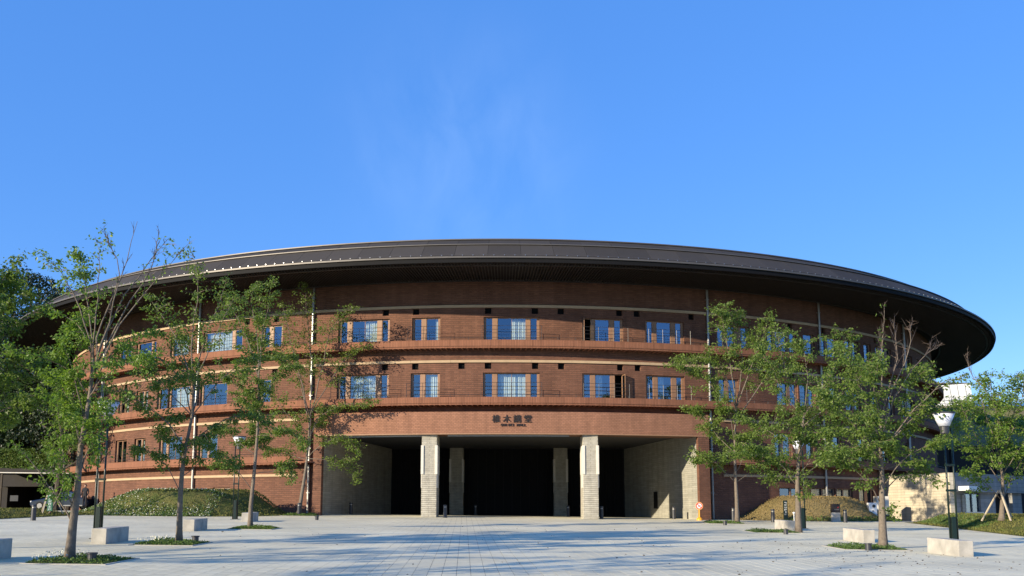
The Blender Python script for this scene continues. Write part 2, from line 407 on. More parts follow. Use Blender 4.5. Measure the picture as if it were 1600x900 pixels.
me = fast_mesh("paving_slabs", V.reshape(-1, 3), Q)
tag(link("paving_slabs", me, M_pave, plz), kind='stuff')

# ================================================================== THE ROUND HALL
D0 = 107.0
RW, RB, RP, RR = 44.6, 45.45, 46.2, 50.0
hall = empty("round_hall", (0, D0, 0), "large round red brick hall with wide dark overhanging disc roof and stone columned portico", "building")
def P3(th, R, z):
    t = R_(th); return (R * math.sin(t), -R * math.cos(t), z)
Z4, Z3, Z2 = dict(top=14.73, sill=12.75, b=(12.48, 13.03), s=(15.36, 15.56)), dict(top=10.95, sill=8.95, b=(8.70, 9.22), s=(11.62, 11.80)), dict(top=7.28, sill=5.15, b=(4.93, 5.48), s=(4.14, 4.32))
PT0, PT1 = -15.77, 17.17                       # portico block
OT0, OT1 = -15.03, 16.17                       # its opening
# window openings: (theta0, theta1, zsill, ztop, list of (pane0, pane1, kind))  kind: n narrow, w wide; c curtain, C full curtain, o open, d dark
def win(level, panes, pad=0.18):
    return dict(t0=panes[0][0] - pad, t1=panes[-1][1] + pad, z0=level['sill'], z1=level['top'], panes=panes)
W = []
grpA = [(-14.6, -13.97, 'b'), (-13.55, -11.2, 'R'), (-10.8, -10.2, 'b')]
grpB = [(-7.85, -7.2, 'b'), (-6.8, -5.72, 'r')]
grpC = [(-1.6, -1.0, 'b'), (-0.58, 1.88, 'R'), (2.25, 2.85, 'b')]
grpD = [(6.95, 7.55, 'o'), (7.95, 9.22, 'b'), (9.65, 10.25, 'b')]
grpE = [(12.65, 13.2, 'b'), (13.58, 14.95, 'b'), (15.37, 15.95, 'b')]
for g in (grpA, grpB, grpC, grpD, grpE): W.append(win(Z4, g))
g3 = [[(-14.6, -14.0, 'b'), (-13.65, -11.25, 'C'), (-10.8, -10.2, 'b')], [(-7.9, -7.25, 'b'), (-6.85, -5.72, 'C')],
      [(-1.65, -1.0, 'b'), (-0.6, 1.87, 'C'), (2.25, 2.85, 'b')], [(6.9, 7.5, 'b'), (7.9, 9.27, 'c'), (9.65, 10.3, 'o')],
      [(12.6, 13.2, 'b'), (13.6, 14.93, 'c'), (15.37, 15.9, 'b')]]
for g in g3: W.append(win(Z3, g))
sideR4 = [[(19.6, 20.2, 'b'), (20.6, 21.4, 'b'), (22.1, 22.75, 'b')], [(25.1, 25.7, 'b'), (26.05, 27.4, 'b'), (27.8, 28.4, 'b')], [(29.6, 30.75, 'b')],
          [(31.95, 32.6, 'b'), (33.0, 34.15, 'b')], [(35.5, 36.5, 'b'), (36.95, 37.6, 'b')], [(38.9, 39.9, 'C')], [(41.1, 41.7, 'b'), (42.4, 43.3, 'b'), (43.8, 44.3, 'b')], [(49.2, 50.4, 'b')], [(52.5, 53.6, 'b')]]
sideR3 = [[(19.6, 20.2, 'b'), (20.6, 21.4, 'b')], [(26.05, 27.2, 'b'), (27.6, 28.3, 'b')], [(28.85, 29.65, 'b'), (30.0, 30.6, 'b')], [(32.9, 33.9, 'b')], [(35.35, 36.4, 'b'), (36.85, 37.5, 'b')], [(39.85, 40.8, 'r')],
          [(43.4, 44.4, 'b')], [(46.9, 47.9, 'b'), (49.4, 50.4, 'b')]]
sideR2 = [[(25.5, 26.1, 'b'), (26.5, 27.3, 'b')], [(29.4, 30.1, 'b')], [(33, 34, 'b')], [(37, 38, 'b')], [(41.5, 42.6, 'b')], [(47, 48, 'b')]]
sideL4 = [[(-29.3, -26.05, 'C'), (-25.7, -24.85, 'r')], [(-33.9, -31.6, 'C')], [(-39.7, -37.4, 'd'), (-37.1, -36.5, 'b')], [(-43.5, -42.4, 'b'), (-42.1, -41.0, 'C')], [(-50.5, -49.5, 'b')],
          [(-22.4, -21.8, 'b'), (-21.4, -20.5, 'b')]]
sideL3 = [[(-29.4, -26.4, 'b')], [(-33.9, -31.2, 'C'), (-30.9, -30.35, 'C')], [(-35.6, -34.3, 'd')], [(-39.2, -38.3, 'C'), (-38.1, -37.5, 'b')], [(-42.7, -41.9, 'C'), (-41.7, -40.8, 'b')], [(-50, -48.8, 'b')], [(-22.4, -21.5, 'b')]]
sideL2 = [[(-29.3, -28.5, 'b'), (-28.3, -27.3, 'r')], [(-34.9, -34.2, 'd'), (-33.9, -31.9, 'b')], [(-39.1, -38.3, 'C'), (-38.1, -37.5, 'd')], [(-42.9, -42.0, 'd'), (-41.9, -40.9, 'r')], [(-50, -49, 'b')]]
for g in sideR4 + sideL4: W.append(win(Z4, g))
for g in sideR3 + sideL3: W.append(win(Z3, g))
for g in sideR2 + sideL2: W.append(win(Z2, g))
Z1 = dict(top=3.45, sill=1.5); Z1L = dict(top=3.45, sill=2.7)
for g in [[(25.9, 27.1, 'b'), (27.3, 28.3, 'c')], [(29.8, 31.2, 'b'), (31.4, 32.8, 'd')], [(33.3, 34.2, 'b'), (34.4, 35.4, 'c')], [(36.8, 37.8, 'C'), (38.3, 38.95, 'C')], [(42.5, 43.3, 'C')], [(46, 47.5, 'b')]]: W.append(win(Z1, g))
for g in [[(-27.3, -26.6, 'r'), (-26.3, -25.6, 'r')], [(-33.0, -31.0, 'd')], [(-36.8, -35.9, 'd')]]: W.append(win(Z1L, g))
vents = []
for t in (-21, -14.5, -10.4, -7.7, -1.4, 2.65, 4.9, 10.1, 11.7, 16.9, 24.5, 27.8, 32.3, 36.2, 41, -24.2, -30.3, -35.5, -41.5, -45.2):
    for Zl in (Z4, Z3): vents.append((t - 0.28, t + 0.28, Zl['s'][0] - 0.42, Zl['s'][0] - 0.015))
vents.append((-3.95, -3.4, 11.2, 11.605))
holes = [(q['t0'], q['t1'], q['z0'], q['z1']) for q in W] + vents
# ---- outer wall with real openings
tb = sorted(set([round(t, 3) for h in holes for t in h[:2]] + [float(t) for t in np.arange(-180, 181, 2.0)] + [PT0 + .3, PT1 - .3]))
zb = sorted(set([0.4, 17.2, 7.4, 6.9] + [round(z, 3) for h in holes for z in h[2:]]))
mb = MB(); vid = {}
def vtx(i, j):
    if (i, j) not in vid:
        vid[(i, j)] = len(mb.v); mb.v.append(P3(tb[i], RW, zb[j]))
    return vid[(i, j)]
hl = [(h[0] - 1e-3, h[1] + 1e-3, h[2] - 1e-3, h[3] + 1e-3) for h in holes]
for i in range(len(tb) - 1):
    if tb[i+1] - tb[i] < 1e-6: continue
    tm = (tb[i] + tb[i+1]) / 2; loc = [h for h in hl if h[0] < tm < h[1]]
    for j in range(len(zb) - 1):
        zm = (zb[j] + zb[j+1]) / 2
        if any(h[2] < zm < h[3] for h in loc): continue
        if PT0 + .3 < tm < PT1 - .3 and zm < 6.9: continue
        mb.f.append((vtx(i, j), vtx(i+1, j), vtx(i+1, j+1), vtx(i, j+1))); mb.m.append(0)
REV = 0.30
for h in holes:
    a, b, c, d = h; ri = RW - REV
    for (p, q) in (((a, c), (a, d)), ((a, d), (b, d)), ((b, d), (b, c)), ((b, c), (a, c))):
        mb.quad(P3(p[0], RW, p[1]), P3(q[0], RW, q[1]), P3(q[0], ri, q[1]), P3(p[0], ri, p[1]))
mb.build("outer_wall", M_brick, hall)
for h in vents:                               # vent grilles sit back in their openings
    m = MB(); t = (h[0] + h[1]) / 2
    m.quad(P3(h[0], RW-.28, h[2]), P3(h[1], RW-.28, h[2]), P3(h[1], RW-.28, h[3]), P3(h[0], RW-.28, h[3]))
    Mx = Matrix.Rotation(R_(t), 4, 'Z')
    for k in range(4):
        z = h[2] + 0.05 + k * 0.1
        m.box(-0.2, 0.2, -RW+.19, -RW+.25, z, z + 0.035, Mx)
    m.build("vent", M_black, hall)
# ---- windows
def curtain_mesh(m, x0, x1, y, z0, z1, rnd):
    n = max(6, int((x1 - x0) / 0.045)); vs = []; fs = []
    for i in range(n + 1):
        x = x0 + (x1 - x0) * i / n; yy = y + 0.035 * math.sin(i * 2.1 + rnd) + 0.02 * math.sin(i * 0.9)
        vs += [(x, yy, z0), (x, yy, z1)]
        if i: fs.append((2*i-2, 2*i, 2*i+1, 2*i-1))
    m.add(vs, fs)
for q in W:
    tm = (q['t0'] + q['t1']) / 2; rot = R_(tm)
    def X(t): return RW * math.sin(R_(t - tm))
    x0, x1 = X(q['t0']), X(q['t1']); z0, z1 = q['z0'], q['z1']
    yf = -RW + 0.16                            # frame plane, set back in the reveal
    sag = RW * (1 - math.cos(R_(q['t1'] - tm))); yf += sag
    m = MB(); e = 0.045
    m.box(x0, x1, yf, yf + .1, z1 - e, z1); m.box(x0, x1, yf, yf + .1, z0, z0 + e)
    prev = x0
    ps = q['panes']
    for k, (a, b, kd) in enumerate(ps):
        xa, xb = X(a), X(b)
        m.box(prev, xa, yf - 0.02, yf + .1, z0 + e, z1 - e); prev = xb
    m.box(prev, x1, yf - 0.02, yf + .1, z0 + e, z1 - e)
    wo = m.build("window", M_cut, hall); wo.rotation_euler = (0, 0, rot)
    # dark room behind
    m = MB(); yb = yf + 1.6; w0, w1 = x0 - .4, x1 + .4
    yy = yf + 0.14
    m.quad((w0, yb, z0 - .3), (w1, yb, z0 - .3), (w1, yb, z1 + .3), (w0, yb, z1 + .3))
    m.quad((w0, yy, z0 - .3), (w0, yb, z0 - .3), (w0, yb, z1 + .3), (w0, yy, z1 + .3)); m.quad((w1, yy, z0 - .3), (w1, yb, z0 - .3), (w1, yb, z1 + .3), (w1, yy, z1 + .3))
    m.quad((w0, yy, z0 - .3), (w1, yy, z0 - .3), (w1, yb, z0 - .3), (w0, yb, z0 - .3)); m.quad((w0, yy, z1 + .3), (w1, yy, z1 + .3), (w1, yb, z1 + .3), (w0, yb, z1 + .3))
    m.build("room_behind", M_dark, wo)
    for k, (a, b, kd) in enumerate(ps):
        xa, xb = X(a), X(b)
        if kd == 'o':                          # casement standing open
            m = MB(); hxp = xb if k else xa; s = 1 if k else -1
            Mo = Matrix.Translation((hxp, yf - .02, 0)) @ Matrix.Rotation(R_(-82 * s), 4, 'Z'); L = xb - xa
            for bx in ((0, .05, 0, .04, z0+e, z1-e), (L-.05, L, 0, .04, z0+e, z1-e), (.05, L-.05, 0, .04, z0+e, z0+e+.05), (.05, L-.05, 0, .04, z1-e-.05, z1-e)):
                m.box(*((bx[0]*s, bx[1]*s) if s > 0 else (-bx[1], -bx[0])), *bx[2:], Mo)
            fr = m.build("casement", M_cut, wo)
            g = MB(); g.box(*((.05, L-.05) if s > 0 else (-L+.05, -.05)), .015, .025, z0+e+.05, z1-e-.05, Mo); g.build("pane", M_glassR, wo)
            continue
        fr = MB(); f = 0.035
        for bx in ((xa, xa+f, z0+e, z1-e), (xb-f, xb, z0+e, z1-e), (xa+f, xb-f, z0+e, z0+e+f), (xa+f, xb-f, z1-e-f, z1-e)):
            fr.box(bx[0], bx[1], yf + .005, yf + .07, bx[2], bx[3])
        if (xb - xa) > 1.2 and kd not in 'd': fr.box((xa+xb)/2-.012, (xa+xb)/2+.012, yf+.02, yf+.06, z0+e+f, z1-e-f)
        fr.build("pane_frame", M_iron if tm > 18 else M_cut, wo)
        g = MB(); g.quad((xa+f, yf+.04, z0+e+f), (xb-f, yf+.04, z0+e+f), (xb-f, yf+.04, z1-e-f), (xa+f, yf+.04, z1-e-f))
        g.build("pane", M_glassR if tm > 5 else M_glass, wo)
        cc = None
        if kd == 'C': cc = (xa, xb)
        elif kd == 'c': cc = (xa + (xb-xa)*.1, xa + (xb-xa)*.55) if random.random() < .5 else (xa + (xb-xa)*.5, xb)
        elif kd == 'R': cc = ((xa+xb)/2 - .05, xb)
        elif kd == 'r': cc = (xb - (xb-xa)*.3, xb)
        if cc:
            m = MB(); curtain_mesh(m, cc[0], cc[1], yf + .3, z0, z1, random.random() * 6); m.build("curtain", M_curt, wo)
    if z0 > 4:                                 # slender guard rail in front of the window
        m = MB(); yr = -RB + .06 + RB * (1 - math.cos(R_(q['t1'] - tm))) * .6
        zt = z0 + 1.22
        for zz in (zt, zt - .24, zt - .48): m.tube([(x0 - .1, yr, zz), (x1 + .1, yr, zz)], 0.013, 4)
        nst = max(2, int((x1 - x0) / 1.1) + 1)
        for k in range(nst + 1):
            xx = x0 - .1 + (x1 - x0 + .2) * k / nst; m.tube([(xx, yr, z0 + .05), (xx, yr, zt)], 0.013, 4)
        m.build("guard_rail", M_iron, wo)
# ---- balcony bands, stone bands
SEG = 3.47
def ring_piece(prof, t0, t1, nseg=3):
    """closed profile [(R,z)..] swept over an arc"""
    m = MB(); n = len(prof); vs = []; fs = []
    for k in range(nseg + 1):
        t = t0 + (t1 - t0) * k / nseg
        vs += [P3(t, r, z) for r, z in prof]
    for k in range(nseg):
        for i in range(n):
            fs.append((k*n+i, (k+1)*n+i, (k+1)*n+(i+1) % n, k*n+(i+1) % n))
    fs.append(tuple(range(n))); fs.append(tuple(nseg*n+i for i in range(n))[::-1])
    m.add(vs, fs); return m
def ring_parts(name, prof, ths, gap, mat, parent, nseg=3, seg=SEG):
    me = ring_piece(prof, -seg/2 + gap/2, seg/2 - gap/2, nseg).me(name); me.materials.append(mat)
    for t in ths:
        o = link(name, me, None, parent); o.rotation_euler = (0, 0, R_(t))
def arange(a, b, s=SEG): return [a + s * k for k in range(int(round((b - a) / s)) + 1)]
TH = arange(0.6 - SEG * 19, 0.6 + SEG * 19)
def low_ok(t): return t < PT0 - 1.0 or t > PT1 + 1.0
for Zl, nm in ((Z4, 0), (Z3, 1), (Z2, 2)):
    b0, b1 = Zl['b']
    ths = TH if nm < 2 else [t for t in TH if low_ok(t)]
    slabp = ring_piece([(RW - .02, b0 + .07), (RB - .06, b0 + .07), (RB - .06, b0 + .2), (RW - .02, b0 + .2)], -76, 76, 90) if nm < 2 else None
    if slabp: slabp.build("balcony_slab", M_band, hall)
    else:
        for a, b in ((-76, PT0 + .25), (PT1 - .25, 76)):
            ring_piece([(RW - .02, b0 + .07), (RB - .06, b0 + .07), (RB - .06, b0 + .2), (RW - .02, b0 + .2)], a, b, 40).build("balcony_slab", M_band, hall)
    ring_parts("parapet", [(RB - .22, b0), (RB, b0), (RB + .0, b0 + .1), (RB + .035, b0 + .1), (RB + .035, b1 - .07), (RB, b1 - .07), (RB, b1), (RB - .22, b1)], ths, 0.016, M_band, hall)
    # little corbels under the band, built as one strip per level
    m = MB()
    for t in np.arange(-76, 76, 0.45):
        if nm == 2 and not low_ok(t): continue
        Mx = Matrix.Rotation(R_(t), 4, 'Z'); m.box(-.05, .05, -RB + .04, -RW, b0 - .03, b0 + .065, Mx)
    tag(m.build("corbels", M_band, hall), kind='stuff')
    # low rail with short posts
    m = MB()
    th2 = [t for t in np.arange(-75, 75.1, 1.5) if nm < 2 or low_ok(t)]
    for sgn in ((-1, 1) if nm == 2 else (0,)):
        tt = [t for t in th2 if sgn == 0 or t * sgn > 0]
        m = MB(); m.tube([P3(t, RB - .12, b1 + .17) for t in tt], 0.014, 4)
        for t in tt: m.tube([P3(t, RB - .12, b1 - .01), P3(t, RB - .12, b1 + .17)], 0.014, 4)
        m.build("low_rail", M_iron, hall)
    s0, s1 = Zl['s']
    ring_parts("stone_band", [(RW - .02, s0), (RW + .10, s0), (RW + .10, s1 - .03), (RW + .06, s1), (RW - .02, s1)], ths, 0.012, M_stripe, hall)
ring_parts("stone_band", [(RW - .02, 7.92), (RW + .10, 7.92), (RW + .10, 8.07), (RW + .06, 8.1), (RW - .02, 8.1)], [t for t in TH if low_ok(t)], 0.012, M_stripe, hall)
# ---- portico block
pm = MB()
def arc_box(m, t0, t1, r0, r1, z0, z1, n):
    q = ring_piece([(r0, z0), (r1, z0), (r1, z1), (r0, z1)], t0, t1, n); m.add(q.v, q.f)
lint = MB(); arc_box(lint, PT0, PT1, RW - .3, RP, 6.72, 8.16, 30)
lint.build("portico_lintel", M_lintel, hall)
m = MB(); arc_box(m, PT0 + .02, PT1 - .02, RP - .35, RP + .012, 6.70, 6.76, 30); m.build("lintel_drip_trim", M_cut, hall)
m = MB(); arc_box(m, PT0 + .3, OT0, RP - .3, RP - .003, 0.6, 6.715, 2); arc_box(m, PT0, PT0 + .3, RW - .3, RP - .003, 0.6, 6.715, 1); m.build("portico_pier", M_brick, hall)
m = MB(); arc_box(m, OT1, PT1 - .3, RP - .3, RP - .003, 0.6, 6.715, 2); arc_box(m, PT1 - .3, PT1, RW - .3, RP - .003, 0.6, 6.715, 1); m.build("portico_pier", M_brick, hall)
yF = lambda x, R: -math.sqrt(R * R - x * x)
xl0, xr0 = RP * math.sin(R_(OT0)), RP * math.sin(R_(OT1))
yl0, yr0 = -RP * math.cos(R_(OT0)) + .012, -RP * math.cos(R_(OT1)) + .012
YB = 79.0 - D0
xl1, xr1 = -9.35, 10.0
def thick(m, a, b, z0, z1, th):                # vertical slab from a to b with thickness to its left
    d = Vector((b[0]-a[0], b[1]-a[1], 0)).normalized(); nn = Vector((-d.y, d.x, 0)) * th
    vs = [Vector((a[0], a[1], 0)), Vector((b[0], b[1], 0))]; vs = vs + [vs[1] + nn, vs[0] + nn]
    m.add([(p.x, p.y, z0) for p in vs] + [(p.x, p.y, z1) for p in vs], [(0,3,2,1),(4,5,6,7),(0,1,5,4),(1,2,6,5),(2,3,7,6),(3,0,4,7)])
m = MB(); thick(m, (xl0 + .004, yl0 + .3), (xl1, YB), 0.6, 6.95, .3); m.build("portico_side_wall", M_conc, hall)
m = MB(); thick(m, (xr1, YB), (xr0 - .004, yr0 + .3), 0.6, 6.95, .3); m.build("portico_side_wall", M_conc, hall)
m = MB(); m.box(xr0 - .55, xr0 - .02, yr0 + .02, yr0 + .31, 0.6, 6.7); m.build("stone_return", M_trav, hall) if False else None
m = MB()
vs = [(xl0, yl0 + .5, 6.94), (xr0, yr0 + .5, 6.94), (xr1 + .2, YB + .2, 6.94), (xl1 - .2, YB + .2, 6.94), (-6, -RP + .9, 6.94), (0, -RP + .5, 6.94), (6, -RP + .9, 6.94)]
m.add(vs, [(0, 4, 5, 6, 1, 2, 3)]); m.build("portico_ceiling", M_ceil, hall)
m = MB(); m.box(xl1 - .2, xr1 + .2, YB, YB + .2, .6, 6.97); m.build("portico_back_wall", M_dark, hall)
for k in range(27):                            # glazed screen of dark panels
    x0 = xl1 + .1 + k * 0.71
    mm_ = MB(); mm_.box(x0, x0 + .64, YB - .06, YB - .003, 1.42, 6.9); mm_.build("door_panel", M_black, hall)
for (x, y) in ((-6.5, -43.5), (-2.1, -42.5), (0.2, -43.2), (6.3, -43.0), (9.3, -41.8)):
    m = MB(); m.lathe([(0.10, 0), (0.10, -.05), (.07, -.06)], 12, (x, y, 6.93)); m.build("ceiling_downlight", M_trim, hall)
m = MB(); arc_box(m, -14.2, -6.1, RP - .5, RP - .44, 6.60, 6.70, 8); m.build("gutter_strip", M_pipe, hall)
m = MB(); arc_box(m, -4.6, 5.3, RP - .5, RP - .44, 6.60, 6.70, 10); m.build("gutter_strip", M_pipe, hall)
def column(xc, yc, wdt, dep, zt, lit=True):
    zb_ = 1.2
    m = MB(); m.box(-wdt/2, wdt/2, 0, dep, zb_, zt); o = m.build("column", M_col, hall, bevel=.02); o.location = (xc, yc, 0)
    for s in (-1, 1):
        q = MB(); xa = s * wdt / 2
        q.box(min(xa - s*.13, xa + s*.045), max(xa - s*.13, xa + s*.045), -.06, dep * .8, 4.15, 6.02)
        q.build("corner_stone", M_smooth, o, bevel=.01)
        q = MB(); q.box(min(xa, xa + s*.03), max(xa, xa + s*.03), .03, dep * .6, 3.3, 4.148); q.build("corner_stone", M_smooth, o)
    return o
column(-4.84, 61.35 - D0, .98, 2.3, 6.72); column(5.60, 61.35 - D0, .98, 2.3, 6.72)
column(-3.87, 77.2 - D0, 1.1, 1.5, 6.93); column(4.6, 77.2 - D0, 1.1, 1.5, 6.93)
m = MB(); Mw = Matrix.Translation((11.33, 71.35 - D0, 0)) @ Matrix.Rotation(math.atan2(yr0 - YB, xr0 - xr1), 4, 'Z')
m.box(-.42, .42, .0, .10, 2.0, 3.25, Mw); m.build("wall_intercom_niche", M_black, hall)
# lettering over the portico
def text(body, th, z, size, parent, R=RP + .03, name="lettering"):
    c = bpy.data.curves.new(name, 'FONT'); c.body = body; c.size = size; c.align_x = 'CENTER'; c.extrude = 0.03; c.offset = 0.004
    o = link(name, c, None, parent); c.materials.append(M_letter)
    dg = bpy.context.evaluated_depsgraph_get(); me = bpy.data.meshes.new_from_object(o.evaluated_get(dg)); bpy.data.objects.remove(o)
    o = link(name, me, None, parent)
    if len(me.materials) == 0: me.materials.append(M_letter)
    o.location = P3(th, R, z); o.rotation_euler = (math.pi/2, 0, R_(th)); return o
for k, ch in enumerate("椎木講堂"):
    text(ch, -0.65 + [0, .84, 1.68, 2.52][k], 7.50, 0.53, hall)
for k, ch in enumerate("SHIIKI HALL"):
    if ch != ' ': text(ch, -0.22 + k * 0.185, 7.22, 0.235, hall)
# downpipes
for t in (-46.7, -29.87, -17.15, 18.44, 31.5, 47.6):
    m = MB(); m.tube([P3(t, RW + .14, 1.3), P3(t, RW + .14, 17.15)], 0.085, 8)
    m.tube([P3(t + .38, RW + .12, 1.3), P3(t + .38, RW + .12, 17.15)], 0.04, 6) if t > 40 or t < -40 else None
    for z in (3.0, 6.0, 9.6, 11.3, 14.0, 16.4):
        Mx = Matrix.Rotation(R_(t), 4, 'Z'); m.box(-.12, .12, -RW - .2, -RW + .01, z, z + .04, Mx)
    m.build("downpipe", M_pipe, hall, smooth=False)
# ---- roof
roof = ring_piece([(20, 17.25), (49.75, 17.17), (49.86, 17.05), (49.98, 17.05), (49.98, 17.30), (49.55, 17.36), (20, 18.0)], -180, 180, 240).build("roof", M_soffit, hall)
ring_piece([(49.93, 17.05), (50.0, 17.05), (50.0, 17.28), (49.93, 17.28)], -180, 180, 360).build("rim_lip", M_black, roof)
ring_piece([(49.70, 17.32), (50.10, 17.32), (50.10, 17.42), (49.70, 17.46)], -180, 180, 360).build("rim_gutter", M_trim, roof)
FS = 2.4; TF = [FS * k for k in range(-38, 39)]
ring_parts("fascia_panel", [(49.80, 17.465), (49.86, 17.47), (48.45, 18.60), (48.38, 18.55)], TF, 0.02, M_fascia, roof, 2, FS)
ring_parts("fascia_panel", [(48.30, 18.64), (48.22, 18.66), (46.95, 19.36), (47.0, 19.30)], TF, 0.02, M_fascia, roof, 2, FS)
ring_piece([(48.28, 18.60), (48.55, 18.60), (48.55, 18.655), (48.28, 18.68)], -180, 180, 360).build("roof_step_trim", M_trim, roof)
ring_piece([(46.8, 19.35), (47.05, 19.36), (47.05, 19.43), (46.8, 19.44)], -180, 180, 360).build("roof_edge_trim", M_trim, roof)
ring_piece([(49.80, 17.43), (48.3, 18.58), (46.9, 19.33), (0.5, 20.0), (0.5, 17.5)], -180, 180, 240).build("roof_deck", M_fascia, roof)
m = MB()
for t in np.arange(-90, 90, 0.75):
    Mx = Matrix.Rotation(R_(t), 4, 'Z'); m.box(-.02, .02, -49.84, -49.79, 17.54, 17.585, Mx)
tag(m.build("snow_guards", M_chrome, roof), kind='stuff')
m = MB(); m.tube([P3(t, 49.80, 17.575) for t in np.arange(-90, 90.1, 1.0)], 0.016, 4); m.build("snow_rail", M_trim, roof)
m = MB()
for t in np.arange(-95, 95, 0.235):
    Mx = Matrix.Rotation(R_(t), 4, 'Z'); m.box(-.022, .022, -49.70, -45.4, 17.01, 17.165, Mx)
tag(m.build("soffit_louvres", M_louvre, roof), kind='stuff')
ring_piece([(49.3, 16.98), (49.42, 16.98), (49.42, 17.05), (49.3, 17.05)], -100, 100, 160).build("soffit_ring", M_louvre, roof)
ring_piece([(45.3, 16.98), (45.45, 16.98), (45.45, 17.1), (45.3, 17.1)], -100, 100, 160).build("soffit_ring", M_louvre, roof)
#PART2
# ================================================================== PLANTS: generators
def gp(px, py):                               # where the view ray meets the tilted plaza
    a = at(px, py, 1.0) - Vector((0, 0, CZ)); nn = Vector((0.0125, -0.022, 1))
    return a * (-CZ / nn.dot(a)) + Vector((0, 0, CZ))
def leaf_quads(cen, dirv, size, width=0.5, fold=0.25, rs=None):
    """one small folded leaf per centre"""
    rs = rs or rng
    n = len(cen); d = dirv / (np.linalg.norm(dirv, axis=1, keepdims=True) + 1e-9)
    r = rs.normal(size=(n, 3)); s = np.cross(d, r); s /= (np.linalg.norm(s, axis=1, keepdims=True) + 1e-9)
    nn = np.cross(d, s); L = (size * rs.uniform(0.65, 1.3, n))[:, None]; w = L * width
    V = np.empty((n, 4, 3))
    V[:, 0] = cen; V[:, 1] = cen + d * L * 0.45 + s * w * 0.5 + nn * L * fold * 0.3
    V[:, 2] = cen + d * L - nn * L * fold * 0.2; V[:, 3] = cen + d * L * 0.45 - s * w * 0.5 + nn * L * fold * 0.3
    return V.reshape(-1, 3), (np.arange(n) * 4)[:, None] + np.arange(4)
def bez(p, n):
    """smooth polyline through control points"""
    p = [np.array(q, float) for q in p]
    if len(p) == 2: return [p[0] + (p[1] - p[0]) * t for t in np.linspace(0, 1, n)]
    pp = [2 * p[0] - p[1]] + p + [2 * p[-1] - p[-2]]; outp = []
    segs = len(p) - 1
    for i in range(segs):
        a, b, c, d = pp[i:i+4]; m = max(2, n // segs)
        for t in np.linspace(0, 1, m, endpoint=False):
            outp.append(0.5 * (2*b + (c-a)*t + (2*a-5*b+4*c-d)*t*t + (3*b-a-3*c+d)*t**3))
    outp.append(p[-1]); return outp
